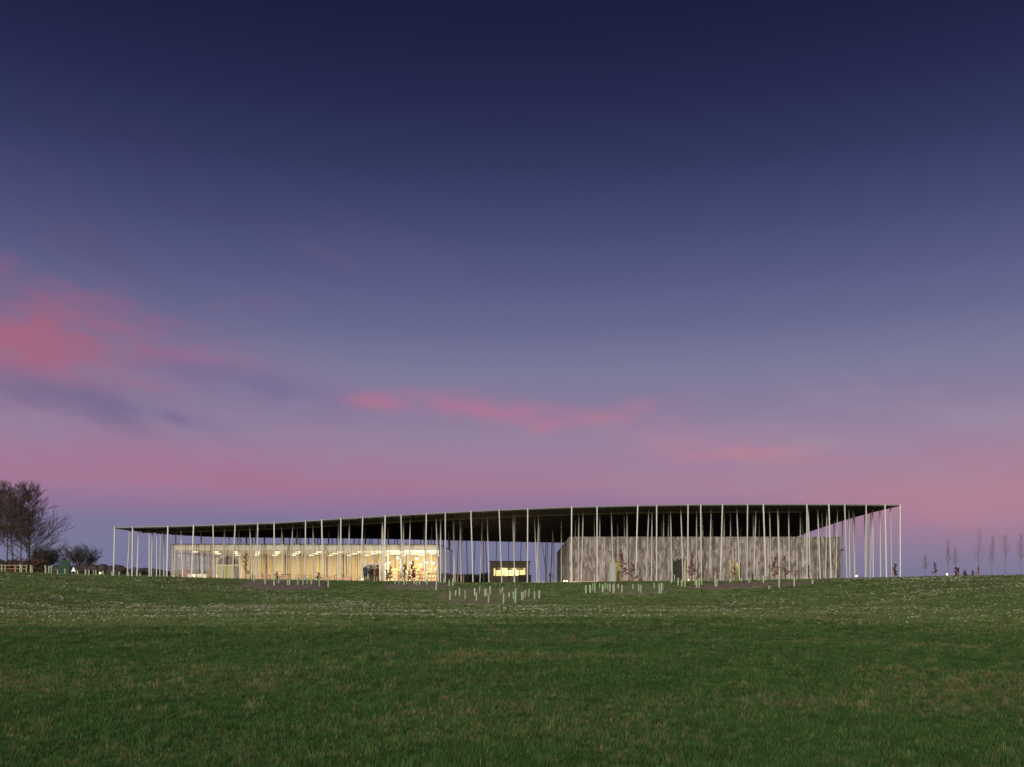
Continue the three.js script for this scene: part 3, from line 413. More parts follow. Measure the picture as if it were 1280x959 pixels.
// ------------------------------------------------------------------ tree shelters, stakes
{
  const mats = [[.25, .39, .21], [.30, .42, .25], [.35, .41, .27], [.21, .35, .18]].map(([r, g, b]) => new THREE.MeshPhysicalMaterial({ color: new THREE.Color().setRGB(r, g, b), roughness: .7, transmission: .2, thickness: 0 }));
  const tubeG = new THREE.LatheGeometry([[.052, 0], [.05, .5], [.05, .97], [.058, 1], [.05, 1], [.044, .97], [.044, .02]].map(([a, b]) => new THREE.Vector2(a, b)), 12), stakeM = M(.30, .21, .12);
  const shelter = (X, D, h, w, label, group) => {
    const t = thing('tree_shelter', label, 'tree shelter', [X, groundH(X, D) - .03, -D], rr(0, 6), group); t.rotation.x = rr(-.04, .04); t.rotation.z = rr(-.05, .05);
    const m = part('tube', tubeG, mats[Math.floor(rnd() * 4)], t); w *= .78; m.scale.set(w, h, w); part('stake', box(-.015, .015, 0, h * .86, .052 * w, .052 * w + .03), stakeM, t);
  };
  const px4 = (list, s, ox, oy, label, group, w = 1.5) => { for (const [x, y, h] of list) { const [X, D] = hit(ox + x / s, oy + y / s); shelter(X, D, h / s * D / F, w * rr(.85, 1.2), label, group); } };
  px4([[207, 840, 84], [252, 812, 60], [287, 814, 80], [330, 838, 84], [405, 808, 74], [420, 848, 78], [445, 792, 68], [488, 815, 72], [500, 812, 76], [515, 860, 84], [524, 800, 66], [532, 800, 80], [612, 800, 60], [630, 790, 62], [636, 865, 88], [682, 822, 54], [718, 838, 74], [733, 862, 128], [782, 842, 76], [790, 842, 72], [808, 830, 78], [816, 826, 66], [838, 822, 78], [884, 836, 78], [922, 826, 74]], 6.395, 530, 620, 'pale green tree shelter tube in the oval bed on the open grass', 'shelters in the open oval bed');
  px4([[97, 752, 72], [163, 700, 46], [205, 732, 66], [230, 727, 72], [24, 720, 52], [-34, 722, 56], [-60, 726, 58], [-80, 712, 48], [-140, 716, 46], [-160, 722, 60], [-200, 708, 40], [-230, 714, 50]], 6.395, 530, 620, 'pale green tree shelter tube before the shop end of the glass pavilion', 'shelters by the shop end');
  px4([[287, 822, 72], [320, 820, 74], [345, 805, 70], [360, 820, 90], [403, 785, 50], [428, 818, 74], [448, 800, 70], [470, 806, 70], [490, 816, 80], [516, 824, 80], [526, 822, 88], [560, 790, 50], [591, 823, 74], [683, 800, 60], [733, 816, 76], [750, 824, 80], [863, 797, 66], [903, 824, 88], [920, 824, 96], [932, 808, 70]], 6.737, 690, 620, 'pale green tree shelter tube in the grassy bed before the timber wall', 'shelters in the grassy timber side bed');
  const near = (list, ox, s, oy, label, group, w) => { for (const [x, y, h] of list) { const px = ox + x / s, py = oy + y / s; let [X, D] = hit(px, py); D = Math.min(D, 100.5); X = XA(px, D); shelter(X, D, h / s * D / F, w * rr(.85, 1.2), label, group); } };
  near([[120, 500, 130], [170, 480, 120], [226, 530, 120], [290, 550, 120], [340, 570, 140], [500, 540, 110], [528, 585, 150], [565, 585, 150], [600, 540, 150], [820, 570, 200], [845, 580, 150], [1075, 480, 110], [1240, 480, 70], [1060, 490, 70]], 830, 12.8, 690, 'pale green tree shelter tube in the brown mulch bed before the timber wall', 'shelters in the mulch bed', 1.5);
  near([[240, 500, 110], [435, 540, 130], [620, 530, 130], [65, 500, 90], [843, 495, 60], [310, 555, 40]], 930, 9.846, 680, 'pale green tree shelter tube in the mulch bed beside the red leaved saplings', 'shelters by the red saplings', 1.4);
  near([[50, 700, 90], [83, 722, 100], [230, 770, 130], [345, 782, 150], [410, 760, 100], [530, 782, 130], [552, 780, 120], [665, 778, 110], [735, 772, 110], [790, 765, 100], [850, 768, 100], [952, 792, 130], [1070, 796, 120]], 310, 10.667, 660, 'pale green tree shelter tube in the brown bed before the cafe end of the glass', 'shelters by the cafe', 1.5);
  for (const [px, D, h] of [[2, 98, .8], [25, 98, .9], [27, 99, .8], [38, 98, .8], [40, 99, .7], [57, 98, .85], [61, 99, .8], [64, 98, .9], [72, 100, .5], [81, 99, .6], [97, 99, .5], [107, 99, .6], [111, 100, .55], [117, 99, .55], [120, 100, .6], [129, 100, .55], [140, 99, .5], [149, 100, .5], [161, 100, .45], [175, 100, .4]]) shelter(XA(px, D), D, h, 1.7, 'pale tree shelter tube in the row along the left hedge and fence', 'shelters along the left boundary');
  // staking frames
  const frame = (px, D, w, h, label) => { const X = XA(px, D), t = thing('staking_frame', label, 'tree stakes', [X, groundH(X, D) - .05, -D]); for (const s of [-1, 1]) part('stake', cyl(.04, .035, h, 8).translate(s * w, 0, 0), stakeM, t); part('crossbar', box(-w - .06, w + .06, h * .72, h * .72 + .07, .036, .06), M(.08, .055, .04), t); };
  frame(540.5, 101, .45, 1.35, 'dark H shaped wooden tree stakes before the shop corner'); frame(993, 100, .6, 1.35, 'tall wooden tree stakes with top crossbar before the timber wall'); frame(358, 101, .42, .85, 'low wooden tree stakes with crossbar before the cafe glass'); frame(576, 101.6, .3, 1.1, 'narrow wooden tree stakes beside the passage columns');
}

// ------------------------------------------------------------------ plants
const barkD = M(.055, .042, .04), barkR = M(.075, .045, .04), barkP = M(.16, .13, .125), twigR = M(.09, .05, .035);
function limb(out, a, b, r0, r1, n) { const d = b.clone().sub(a), g = new THREE.CylinderGeometry(r1, r0, d.length(), n, 1, true); g.applyQuaternion(new THREE.Quaternion().setFromUnitVectors(new THREE.Vector3(0, 1, 0), d.normalize())); g.translate((a.x + b.x) / 2, (a.y + b.y) / 2, (a.z + b.z) / 2); out.push(g); }
function grow(wood, twig, p, dir, len, r, lv, o) {
  const segs = lv > 2 ? 4 : 3; let q = p.clone(), d = dir.clone();
  for (let i = 0; i < segs; i++) {
    d.add(new THREE.Vector3(rr(-1, 1), rr(-.5, 1) * o.up, rr(-1, 1)).multiplyScalar(o.bend)).normalize(); const e = q.clone().addScaledVector(d, len / segs), ra = r * (1 - .75 * i / segs), rb = r * (1 - .75 * (i + 1) / segs);
    limb(lv > 1 ? wood : twig, q, e, Math.max(ra, o.min), Math.max(rb, o.min * .7), lv > 2 ? 7 : lv > 1 ? 4 : 3); q = e;
    if (lv > 0 && (i > 0 || lv < o.top)) for (let k = 0; k < o.kids[lv]; k++) { const s = new THREE.Vector3(rr(-1, 1), rr(-.25, .6), rr(-1, 1)).normalize(), nd = d.clone().multiplyScalar(o.follow).add(s.multiplyScalar(o.spread)).normalize(); grow(wood, twig, q, nd, len * rr(.42, .68), rb * .62, lv - 1, o); }
  }
}
function bareTree(name, label, X, D, h, r, o, mats, group) {
  const t = thing(name, label, o.cat || 'tree', [X, groundH(X, D) - .1, -D], 0, group), wood = [], twig = [];
  for (let s = 0; s < (o.stems || 1); s++) { const b = new THREE.Vector3(o.stems > 1 ? rr(-.25, .25) * o.wide : 0, 0, o.stems > 1 ? rr(-.25, .25) * o.wide : 0); grow(wood, twig, b, new THREE.Vector3(b.x * (o.fan || .2) + rr(-.04, .04), 1, b.z * (o.fan || .2)).normalize(), h * rr(.62, .75), r, o.top, o); }
  part('trunk', wood, mats[0], t); part('crown', twig, mats[1], t);
  const bb = new THREE.Box3().setFromObject(t); const k = h / (bb.max.y - t.position.y); t.scale.setScalar(k); return t;
}
function leaderTree(name, label, X, D, h, r, q, mats, group) {   // one leading stem, side limbs all the way up
  const t = thing(name, label, 'tree', [X, groundH(X, D) - .1, -D], 0, group), wood = [], twig = []; let p = new THREE.Vector3(), d = new THREE.Vector3(rr(-.03, .03), 1, rr(-.03, .03)); const N = 14, sp = [p.clone()];
  for (let i = 0; i < N; i++) { d.add(new THREE.Vector3(rr(-1, 1) * q.wob, .4, rr(-1, 1) * q.wob)).normalize(); const e = p.clone().addScaledVector(d, h / N), a = r * (1 - .93 * i / N), b = r * (1 - .93 * (i + 1) / N); limb(wood, p, e, Math.max(a, q.min), Math.max(b, q.min), 8); p = e; sp.push(p.clone()); }
  for (let k = 0; k < q.n; k++) {
    const f = lerp(q.from, .97, (k + rnd()) / q.n), i = Math.min(N - 1, Math.floor(f * N)), o = sp[i].clone().lerp(sp[i + 1], f * N - i), a = k * 2.4 + rr(-.6, .6), up = lerp(q.low, q.high, f), len = h * q.len * (1.12 - f) * rr(.6, 1.2) + h * .045;
    grow(wood, twig, o, new THREE.Vector3(Math.cos(a), up, Math.sin(a)).normalize(), len, Math.max(q.min, r * .42 * (1.05 - f)), q.lv, q);
  }
  part('trunk', wood, mats[0], t); part('crown', twig, mats[1], t); const bb = new THREE.Box3().setFromObject(t); t.scale.setScalar(h / (bb.max.y - t.position.y)); return t;
}
const big = { wob: .07, n: 64, from: .12, low: .3, high: 1.5, len: .34, lv: 2, top: 3, kids: [0, 3, 2, 2], bend: .2, up: .55, follow: 1, spread: .75, min: .02 };
[[-16, 152, 15.4, .2, 'tall leafless tree at the edge of the wood, redder twigs'], [-2, 153, 14.8, .16, 'tall leafless tree over the end of the post fence'], [8, 150, 14.0, .15, 'leafless tree with slim straight trunk beside the post fence'], [17, 154, 14.0, .15, 'leafless tree standing between two others behind the fence'], [25, 149, 14.0, .15, 'leafless tree with slender stem next to the broad crowned one'], [36, 151, 14.8, .22, 'broad crowned leafless tree sweeping out over the dark bush']].forEach(([px, D, h, r, l], i) => leaderTree('bare_tree', l, XA(px, D), D, h, r, i === 5 ? big : { ...big, n: 30, from: .3, len: .26 }, [barkD, i % 2 ? twigR : barkR], 'trees of the left wood'));
bareTree('bare_bush', 'dense dark many stemmed bush under the broad leafless tree', XA(56, 140), 140, 4.4, .07, { top: 3, kids: [0, 3, 3, 2], bend: .25, up: .4, follow: .8, spread: .95, min: .022, stems: 13, wide: 2.6, fan: .55, cat: 'bush' }, [barkD, barkD]);
bareTree('bare_bush', 'rounded leafless bush with fanning stems beside the green cabinet', XA(99, 132), 132, 4.5, .06, { top: 3, kids: [0, 2, 2, 2], bend: .16, up: .5, follow: 1, spread: .7, min: .018, stems: 15, wide: 1.2, fan: 2.2, cat: 'bush' }, [barkD, barkD]);
// reddish hedge under the trees
function leafMass(n, sx, sy, sz, size, f = () => 1) { const g = []; for (let i = 0; i < n; i++) { const l = new THREE.PlaneGeometry(size * rr(.6, 1.3), size * rr(.5, 1)); l.rotateX(rr(0, 6)); l.rotateY(rr(0, 6)); const u = rr(-1, 1), v = rr(0, 1), w = rr(-1, 1); l.translate(u * sx, v * sy * (.75 + .5 * fbm(u * sx * 1.3 + 9, w * 2, 2)) * f(u), w * sz); g.push(l); } return mergeGeometries(g); }
const dbl = { side: THREE.DoubleSide };
{
  const D = 136, X = XA(10, D), t = thing('low_hedge', 'low reddish brown winter hedge under the leafless trees', 'hedge', [X, groundH(X, D) - .1, -D]);
  part('foliage', leafMass(5200, 5.5, 1.9, .8, .2), M(.075, .032, .024, .9, dbl), t); const st = []; for (let i = 0; i < 90; i++) { const x = rr(-5.4, 5.4), z = rr(-.6, .6); limb(st, new THREE.Vector3(x, 0, z), new THREE.Vector3(x + rr(-.3, .3), rr(1.2, 2.1), z + rr(-.2, .2)), .03, .012, 4); } part('stem', st, barkR, t);
  const D2h = 164, hx = XA(585, D2h), h2 = thing('dark_hedge', 'dark clipped hedge behind the passage left of the ticket kiosk', 'hedge', [hx, groundH(hx, D2h) - .1, -D2h]);
  part('foliage', leafMass(5200, 4.3, 1.5, .8, .22), M(.022, .02, .018, .9, dbl), h2); const s2 = []; for (let i = 0; i < 40; i++) { const x = rr(-4.2, 4.2); limb(s2, new THREE.Vector3(x, 0, 0), new THREE.Vector3(x, 1.3, rr(-.3, .3)), .04, .02, 4); } part('stem', s2, barkD, h2);
  const cd = 158, cxx = XA(608.5, cd), cf = thing('small_conifer', 'small dark pointed conifer against the side of the ticket kiosk', 'tree', [cxx, groundH(cxx, cd) - .05, -cd]);
  const lg = []; for (let i = 0; i < 900; i++) { const y = rr(0, 1), a = rr(0, 6.28), r = (1 - y) * .55 * Math.sqrt(rnd()); lg.push(new THREE.PlaneGeometry(.14, .09).rotateX(rr(0, 6)).rotateY(rr(0, 6)).translate(Math.cos(a) * r, .1 + y * 1.7, Math.sin(a) * r)); } part('crown', lg, M(.016, .02, .012, .9, dbl), cf); part('trunk', cyl(.05, .02, 1.5, 6), barkD, cf);
}
// young birches on the right
const birch = { wob: .03, n: 30, from: .3, low: .9, high: 2.2, len: .17, lv: 1, top: 2, kids: [0, 2, 2], bend: .16, up: .3, follow: 1, spread: .6, min: .007 };
[[1157, 135, 3.2, 'faint thin leafless birch sapling standing alone by the canopy'], [1186, 128, 5.0, 'slim leafless birch with drooping twigs beside the bollard light'], [1194.5, 128, 3.9, 'short bushy leafless birch over the staked shrub'], [1223, 127, 6.6, 'tallest young birch with dense narrow crown and cluster of stakes'], [1240, 130, 5.6, 'thin leafless birch right beside the tallest young birch'], [1257, 129, 5.9, 'leafless birch with spreading fine twigs and single straight stem'], [1275.5, 128, 5.7, 'leafless birch at the end of the birch row']].forEach(([px, D, h, l], i) => leaderTree('young_birch', l, XA(px, D), D, h, .05, { ...birch, n: Math.round(rr(20, 40)), from: rr(.25, .45), len: rr(.12, .24), low: rr(.6, 1.2), wob: rr(.02, .06) }, [barkP, M(.13, .09, .095)], 'young birches on the bank'));
// saplings keeping their dead leaves
function sapling(px, D, h, w, n, col, label, stakes = 2, bare = .25) {
  const X = XA(px, D), t = thing('leafy_sapling', label, 'sapling', [X, groundH(X, D) - .05, -D]), wood = [], lv = [], pts = [];
  const tip = new THREE.Vector3(rr(-.1, .1), h, rr(-.1, .1)); limb(wood, new THREE.Vector3(), tip, .028, .008, 6);
  for (let i = 0; i < 16; i++) { const y = h * lerp(bare, .97, i / 15), a = rr(0, 6.28), len = w * (1 - .55 * i / 15) * rr(.6, 1.1), p = new THREE.Vector3(tip.x * y / h, y, tip.z * y / h), q = new THREE.Vector3(p.x + Math.cos(a) * len, y + len * rr(.1, .5), p.z + Math.sin(a) * len); limb(wood, p, q, .011, .005, 4); pts.push([p, q]); }
  for (let i = 0; i < n * 1.6; i++) { const [p, q] = pts[Math.floor(rnd() ** 1.4 * 16)], l = new THREE.PlaneGeometry(rr(.06, .13), rr(.05, .09)); l.rotateX(rr(0, 6)); l.rotateY(rr(0, 6)); const c = p.clone().lerp(q, rr(.2, 1.05)); l.translate(c.x + rr(-.07, .07), c.y + rr(-.08, .06), c.z + rr(-.07, .07)); lv.push(l); }
  part('trunk', wood, barkR, t); part('crown', lv, M(...col, .8, dbl), t);
  for (let s = 0; s < stakes; s++) { const x = (s - .5) * .36; part('stake', cyl(.035, .03, Math.min(1.1, h * .5), 7).translate(x + rr(-.03, .03), 0, .08), M(.42, .25, .12), t); }
}
const RED = [.15, .045, .03], BRN = [.13, .065, .035], DRK = [.075, .028, .028], GRN = [.05, .05, .02];
sapling(778, 97.5, 3.0, .6, 420, RED, 'sapling with dense rusty red leaves beside the grey lobby door', 2); sapling(790, 98, 2.0, .6, 130, RED, 'small rusty sapling leaning on pale stakes in the grassy bed', 2); sapling(865.5, 99, 3.0, .5, 330, RED, 'rusty red leaved sapling over the mulch bed beside the dark doorway', 2); sapling(872, 99.5, 1.5, .4, 70, BRN, 'thin short brown sapling among shelters in the mulch bed', 1); sapling(887, 98.5, 1.4, .3, 30, BRN, 'nearly bare sapling tied to one orange stake', 1); sapling(897, 98.5, 1.5, .3, 60, BRN, 'little brown leaved sapling next to the leaning column pair', 1);
sapling(916, 99.5, 1.6, .5, 90, BRN, 'sparse brown sapling before the lime lobby', 1); sapling(941.5, 100, .8, .2, 60, GRN, 'knee high dark green shrub at the timber wall', 0); sapling(968, 98.6, 2.4, .6, 300, RED, 'broad rusty leaved sapling with two tall orange stakes', 2); sapling(981.5, 99.5, 2.7, .4, 150, DRK, 'tall dark red leaved sapling beside the broad rusty one', 1); sapling(1011, 100, 1.5, .25, 60, GRN, 'small olive leaved sapling by the crossing columns', 1); sapling(954, 99, 1.3, .3, 25, BRN, 'almost bare sapling on a pale stake in the mulch', 1);
sapling(307, 100.5, 2.7, .45, 160, RED, 'slim rusty leaved sapling in front of the cafe corner', 0); sapling(487, 99.5, 1.6, .45, 150, BRN, 'orange brown sapling right of the entrance lobby', 1); sapling(483.5, 100, 1.3, .3, 90, GRN, 'dark green sapling beside the entrance lobby column', 0); sapling(505.5, 100, 2.0, .3, 170, DRK, 'dark upright sapling before the shop lights', 0); sapling(516, 99.6, 2.2, .42, 380, DRK, 'bushiest dark purple red sapling before the brightest shop light', 1); sapling(510.5, 100, 1.4, .35, 110, BRN, 'low brown sapling between two dark ones', 0); sapling(346, 100, .9, .3, 70, DRK, 'knee high dark shrub before the cafe glass', 0); sapling(398, 99, .9, .25, 90, GRN, 'knee high green shrub in the cafe bed', 0);
sapling(1118.5, 101, 1.45, .26, 230, DRK, 'dark leaved shrub at the foot of the last canopy column', 1); sapling(1169.5, 124, 1.9, .32, 160, DRK, 'small dark leaved shrub standing alone before the birches', 1); sapling(1195, 122, 1.2, .55, 380, DRK, 'dense dark shrub on stakes beside the bollard light', 2, .15); sapling(1206.5, 124, .8, .28, 130, GRN, 'tiny dark green shrub near the tallest birch', 0); sapling(1216, 124, .8, .2, 80, DRK, 'tiny dark upright shrub at the foot of the tallest birch', 1); sapling(1223, 121, 1.3, .3, 60, BRN, 'staked brown shrub under the tallest birch', 2);

// ------------------------------------------------------------------ left boundary: fence, cabinet, warning sign
{
  const D = 103, wd = M(.25, .165, .1), f = thing('post_fence', 'wooden post and rail fence below the leafless trees', 'fence'); const ps = [-18, -6, 6.5, 19, 33];
  for (const px of ps) { const X = XA(px, D); part('post', box(X - .06, X + .06, groundH(X, D) - .2, YA(706.2, D), -D - .06, -D + .06), wd, f); }
  for (let i = 1; i < ps.length; i++) { const a = XA(ps[i - 1], D), b = XA(ps[i], D); part('rail', box(a + .062, b - .062, YA(707.2, D), YA(706.3, D), -D - .025, -D + .025), wd, f); part('rail', box(a + .062, b - .062, YA(711.6, D), YA(710.8, D), -D - .025, -D + .025), wd, f); }
  const cd = 118, X = XA(80.5, cd), c = thing('green_cabinet', 'dark green metal utility cabinet beside the leafless bush', 'cabinet', [X, groundH(X, cd) - .1, -cd], .5); part('body', box(-.55, .55, 0, 1.55, -.5, .5), M(.012, .05, .028, .5), c); part('door', box(-.5, .5, .12, 1.45, .503, .53), M(.01, .042, .024, .5), c); part('side_panel', box(.553, .57, .1, 1.45, -.45, .45), M(.08, .12, .04, .7), c); part('lid', box(-.6, .6, 1.553, 1.62, -.55, .56), M(.06, .08, .04, .6), c);
  const sd = 108, sx = XA(91.8, sd), s = thing('triangle_sign', 'small white triangular warning sign beside the green cabinet', 'sign', [sx, groundH(sx, sd), -sd]); const tri = new THREE.Shape(); tri.moveTo(-.27, 0); tri.lineTo(.27, 0); tri.lineTo(0, .5); tri.closePath(); part('plate', new THREE.ExtrudeGeometry(tri, { depth: .03, bevelEnabled: false }).translate(0, .25, 0), M(.7, .7, .72, .5), s); part('leg', box(-.2, -.17, -.05, .3, -.03, -.002), mSteel, s); part('leg', box(.17, .2, -.05, .3, -.03, -.002), mSteel, s);
}

// ------------------------------------------------------------------ people
function person(label, px, D, turn, h, cols, hairM, pose) {
  const t = thing('person', label, 'person', [XA(px, D), groundH(XA(px, D), D) + .035, -D], turn), S = h / 1.75;
  const J = { hip: [0, .95, 0], chest: [0, 1.28, 0], neck: [0, 1.47, .0], head: [0, 1.6, .03] }, B = [];
  const cap = (a, b, ra, rb, c) => B.push([new THREE.Vector3(...a), new THREE.Vector3(...b), ra, rb, c]);
  cap([0, .92, 0], [0, 1.18, 0], .155, .15, 1); cap([-.1, 1.33, 0], [.1, 1.33, 0], .115, .115, 1); cap([0, 1.12, 0], [0, 1.34, 0], .15, .15, 1); cap([0, 1.4, 0], [0, 1.5, .01], .06, .055, 0); cap([0, 1.57, .02], [0, 1.66, .01], .088, .095, 0); cap([0, 1.56, .1], [0, 1.6, .1], .02, .016, 0);
  for (const s of [-1, 1]) {
    const kx = s * .12 + pose.step * .02 * s, kz = s * pose.step * .12; cap([s * .09, .9, 0], [kx, .5, kz + .02], .095, .065, 2); cap([kx, .5, kz + .02], [s * .12, .09, s * pose.step * .2], .062, .045, 2); cap([s * .12, .05, s * pose.step * .2 - .04], [s * .13, .04, s * pose.step * .2 + .14], .045, .038, 3);
    const el = [s * (.26 + pose.out * .06), 1.1, -.02 + pose.bend * .05], ha = [s * (.24 - pose.bend * .1), .86 + pose.bend * .2, .06 + pose.bend * .22]; cap([s * .19, 1.37, 0], el, .062, .05, 1); cap(el, ha, .048, .036, 1);
    const hd = new THREE.Vector3(...ha); cap(ha, [hd.x, hd.y - .07, hd.z + .02], .036, .032, 0); for (let k = 0; k < 4; k++) cap([hd.x, hd.y - .08, hd.z - .02 + k * .018], [hd.x - s * .01, hd.y - .15 + Math.abs(k - 1.4) * .012, hd.z - .01 + k * .02 + .015], .012, .009, 0); cap([hd.x, hd.y - .04, hd.z + .03], [hd.x - s * .015, hd.y - .1, hd.z + .07], .012, .01, 0);
  }
  if (pose.coat) cap([0, .7, 0], [0, 1.0, 0], .2, .16, 1);
  const R = 84, mc = new MarchingCubes(R, undefined, false, false, 120000), half = R / 2, ext = .95, cy = .88; mc.isolation = 0;
  const v = new THREE.Vector3(), ab = new THREE.Vector3(), near = (x, y, z) => { let acc = 1e3, best = 1e3, bc = 0; for (const [a, b, ra, rb, c] of B) { ab.copy(b).sub(a); v.set(x, y, z).sub(a); const q = clamp(v.dot(ab) / ab.lengthSq()), d = v.addScaledVector(ab, -q).length() - lerp(ra, rb, q), k = .03, hh = clamp(.5 + .5 * (acc - d) / k); acc = lerp(acc, d, hh) - k * hh * (1 - hh); if (d < best) { best = d; bc = c; } } return [acc, bc]; };
  mc.field.fill(-1);
  for (let k = 0; k < R; k++) for (let j = 0; j < R; j++) for (let i = 0; i < R; i++) { const x = (i - half) / half * ext, y = (j - half) / half * ext + cy, z = (k - half) / half * ext; if (Math.abs(x) > .42 || Math.abs(z) > .42) continue; mc.field[i + j * R + k * R * R] = -near(x, y, z)[0]; }
  mc.update(); const n = mc.count, P = new Float32Array(n * 3), N = mc.normalArray.slice(0, n * 3), C = new Float32Array(n * 3);
  for (let i = 0; i < n; i++) { const x = mc.positionArray[i * 3] * ext, y = mc.positionArray[i * 3 + 1] * ext + cy, z = mc.positionArray[i * 3 + 2] * ext; P.set([x * S, y * S, z * S], i * 3); C.set(cols[near(x, y, z)[1]], i * 3); }
  const g = new THREE.BufferGeometry(); g.setAttribute('position', new THREE.BufferAttribute(P, 3)); g.setAttribute('normal', new THREE.BufferAttribute(N, 3)); g.setAttribute('color', new THREE.BufferAttribute(C, 3)); g.computeVertexNormals();
  part('body', g, new THREE.MeshStandardMaterial({ vertexColors: true, roughness: .85, side: THREE.DoubleSide }), t);
  part('hair', new THREE.SphereGeometry(.112, 16, 12, 0, 6.2832, 0, 1.75).scale(1, 1.08, 1.08).rotateX(-.35).translate(0, 1.645, -.012).scale(S, S, S), hairM, t); return t;
}
person('white haired person in a dark blue coat with a bag at the pavilion entrance', 456.5, 104, 2.7, 1.78, [[.45, .28, .2], [.02, .03, .055], [.015, .015, .02], [.01, .01, .01]], M(.75, .74, .72), { step: .3, bend: .5, out: .4, coat: 1 });
person('person in a dark red jacket standing at the pavilion entrance', 471.5, 104.2, -2.2, 1.66, [[.42, .26, .18], [.075, .018, .022], [.02, .012, .012], [.01, .01, .01]], M(.02, .014, .01), { step: .5, bend: .8, out: .5 });
person('person in black clothes half hidden between the other two at the entrance', 464.5, 105, 3.0, 1.6, [[.4, .26, .18], [.022, .016, .014], [.015, .012, .012], [.01, .01, .01]], M(.03, .02, .012), { step: .1, bend: .2, out: .2 });
person('distant person in dark clothes standing beyond the passage columns', 688.6, 146, .6, 1.72, [[.4, .26, .18], [.016, .018, .026], [.014, .014, .02], [.01, .01, .01]], M(.02, .014, .01), { step: .6, bend: .2, out: .3 });
{ const b = single('shoulder_bag', new THREE.CapsuleGeometry(.1, .18, 4, 10).scale(1.2, 1, .6), M(.03, .02, .05), 'dark purple bag carried by the white haired person', 'bag'); b.position.set(XA(456.5, 104) + .34, groundH(XA(456.5, 104), 104) + .98, -103.9); }

// ------------------------------------------------------------------ far land
{
  const D = 620, R = [[20, 716], [60, 714], [85, 711.5], [97, 708.6], [112, 707.4], [126, 706.6], [136, 707.4], [150, 709.6], [165, 711.6], [182, 711.4], [200, 712.6], [240, 714], [300, 717], [380, 720], [480, 721.5], [560, 722.5], [600, 724], [625, 728], [650, 735]].map(([x, y]) => [XA(x, D), YA(y, D)]);
  struct('hill', sheet(R[0][0] - 200, R[R.length - 1][0], 120, D - 120, D + 260, 20, (X, d) => { const e = interp(R, X) - 3.5; return lerp(-8, e, sstep(-120, 10, d - D) * (1 - .6 * sstep(40, 260, d - D))); }), M(.05, .045, .035));
  const g = new THREE.IcosahedronGeometry(1, 2), pp = g.attributes.position; for (let i = 0; i < pp.count; i++) { const x = pp.getX(i), y = pp.getY(i), z = pp.getZ(i), k = .75 + .5 * fbm(x * 3 + 9, y * 3 + z * 2, 3); pp.setXYZ(i, x * k, y * k, z * k); } g.computeVertexNormals();
  const n = 900, im = sh(new THREE.InstancedMesh(g, M(.04, .03, .032, 1), n)), m = new THREE.Matrix4(), q = new THREE.Quaternion(), e = new THREE.Euler();
  for (let i = 0; i < n; i++) { const X = lerp(R[0][0] - 150, XA(600, D), rnd()), d = D + rr(-30, 30), s = rr(1.6, 3.4); q.setFromEuler(e.set(0, rr(0, 6), 0)); m.compose(new THREE.Vector3(X, interp(R, X) - 3.2 + rr(0, 1.4), -d), q, new THREE.Vector3(s * rr(1, 1.7), s, s)); im.setMatrixAt(i, m); }
  im.name = 'far_woodland'; im.userData = { kind: 'stuff', label: 'dark leafless woodland along the distant low ridge', category: 'wood' }; scene.add(im);
}

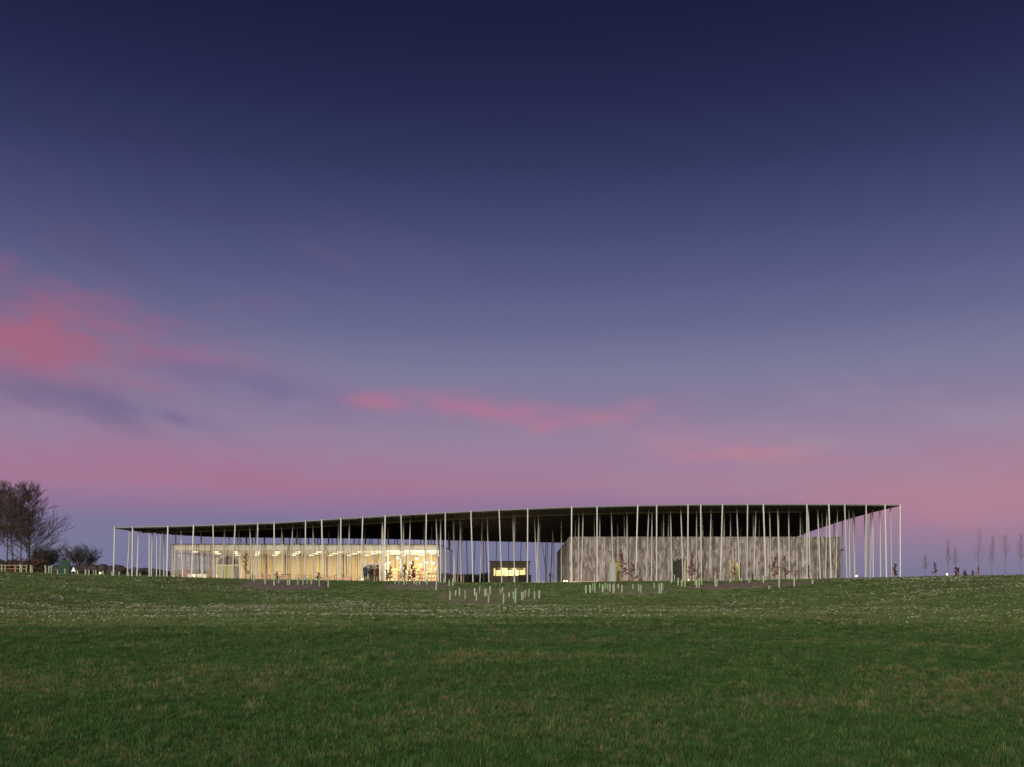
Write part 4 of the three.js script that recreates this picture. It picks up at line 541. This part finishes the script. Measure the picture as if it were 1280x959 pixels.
// ------------------------------------------------------------------ grass and flints
{
  const blades = (n, spread, h, wid, lean) => { const p = [], id = [], nn = []; for (let i = 0; i < n; i++) { const a = rr(0, 6.283), r = spread * Math.sqrt(rnd()), x = Math.cos(a) * r, z = Math.sin(a) * r, b = rr(0, 6.283), hh = h * rr(.55, 1.15), l = lean * rr(.3, 1.2) * hh, dx = Math.cos(b) * l, dz = Math.sin(b) * l, wx = -Math.sin(b) * wid * rr(.7, 1.2), wz = Math.cos(b) * wid, o = p.length / 3; p.push(x - wx, -.01, z - wz, x + wx, -.01, z + wz, x + dx * .4 - wx * .75, hh * .62, z + dz * .4 - wz * .75, x + dx * .4 + wx * .75, hh * .62, z + dz * .4 + wz * .75, x + dx, hh, z + dz); id.push(o, o + 1, o + 3, o, o + 3, o + 2, o + 2, o + 3, o + 4); } const g = new THREE.BufferGeometry(); g.setAttribute('position', new THREE.Float32BufferAttribute(p, 3)); g.setIndex(id); g.computeVertexNormals(); return g; };
  const kinds = [blades(20, .06, .044, .0022, .9), blades(18, .065, .054, .002, .95), blades(11, .05, .064, .0015, .7)];
  const lists = [[], [], []], Dn = 6.2, Df = 97;
  const put = (X, D) => {
    const bed = inBed(X, D, .92); if (bed && rnd() < .3) return; const zz = sown(X, D), s = bed ? 1 : strawness(X, D), tan = rnd() < (bed ? .7 : s * .42 + .03), k = tan ? (rnd() < .5 ? 2 : 1) : (rnd() < .6 ? 0 : 1), sc = (1 + Math.max(0, D - 8) / 13) * rr(.7, 1.3), v = rr(.6, 1.4), c = tan ? STRAW : rnd() < zz * .8 ? SOWN_LIT : (rnd() < .45 ? DEEP : GREEN);
    const hi = Math.min(sc, 1 + .35 * Math.log(1 + sc)) * lerp(.45, 1.6, fbm(X * 2.3, D * 2.3 + 5, 3)) * (1 - .45 * zz) * (rnd() < .04 ? 1.7 : 1); lists[k].push([X, D, sc, hi, c.map((q, j) => q * v * (j ? 1 : rr(.85, 1.25)))]);
  };
  let D = Dn; while (D < Df) { const st = .02 + D * .0022, width = D * 1.16 + 2.4, dens = 560 / (1 + Math.max(0, D - 8) / 13) ** 2, n = dens * st * width; const cnt = Math.floor(n) + (rnd() < n % 1 ? 1 : 0); for (let i = 0; i < cnt; i++) put(rr(-.5, .5) * width, D + rr(0, st)); D += st; }
  const m = new THREE.Matrix4(), q = new THREE.Quaternion(), e = new THREE.Euler(), cc = new THREE.Color(), mg = new THREE.MeshPhysicalMaterial({ color: 0xffffff, roughness: .9, specularIntensity: .25, transmission: .25, thickness: 0, side: THREE.DoubleSide });
  ['short_grass', 'meadow_grass', 'dry_grass'].forEach((nm, k) => {
    const L = lists[k], im = sh(new THREE.InstancedMesh(kinds[k], mg, L.length));
    L.forEach(([X, d, s, hi, c], i) => { q.setFromEuler(e.set(rr(-.12, .12), rr(0, 6.28), rr(-.12, .12))); m.compose(new THREE.Vector3(X, groundH(X, d), -d), q, new THREE.Vector3(s, hi, s)); im.setMatrixAt(i, m); im.setColorAt(i, cc.setRGB(...c)); });
    im.name = nm; im.userData = { kind: 'stuff', label: ['short green mown grass covering the sloping field', 'slightly longer green grass mixed through the field', 'thin dry straw coloured grass in patches on the field'][k], category: 'grass' }; scene.add(im); console.log(nm, L.length);
  });
  // flints and chalk lumps lying in the newly sown strip
  const fg = new THREE.IcosahedronGeometry(1, 1), fp = fg.attributes.position; for (let i = 0; i < fp.count; i++) { const k = .8 + .45 * vnoise(fp.getX(i) * 2.3 + 5, fp.getY(i) * 2.3 + fp.getZ(i) * 1.7); fp.setXYZ(i, fp.getX(i) * k, fp.getY(i) * k * .6, fp.getZ(i) * k); } fg.computeVertexNormals();
  const S = []; while (S.length < 13000) { const d = rr(41, 95), X = rr(-.58, .58) * d, w = sstep(.46, .78, fbm(X * .16 + 4, d * .5 + 1, 5)) * sstep(43, 60, d) * (1 - .6 * sstep(80, 95, d)); if (rnd() < w * .9 + .03 && !inBed(X, d)) S.push([X, d]); }
  const im = sh(new THREE.InstancedMesh(fg, M(1, 1, 1, .8), S.length)); S.forEach(([X, d], i) => { const s = .021 * Math.exp(rr(-.5, 1.0)); q.setFromEuler(e.set(rr(-.4, .4), rr(0, 6), rr(-.4, .4))); m.compose(new THREE.Vector3(X, groundH(X, d) + s * .3 + .035, -d), q, new THREE.Vector3(s * rr(1, 1.9), s, s)); im.setMatrixAt(i, m); const v = rr(.15, .34); im.setColorAt(i, cc.setRGB(v, v * .96, v * .68)); });
  im.name = 'scattered_flints'; im.userData = { kind: 'stuff', label: 'pale flints and chalk lumps scattered over the sown grass', category: 'stones' }; scene.add(im);
}

// ------------------------------------------------------------------ render
const renderer = new THREE.WebGLRenderer({ antialias: true });
renderer.toneMapping = THREE.LinearToneMapping; renderer.toneMappingExposure = EXPOSURE; renderer.shadowMap.enabled = true;
renderer.render(scene, camera);
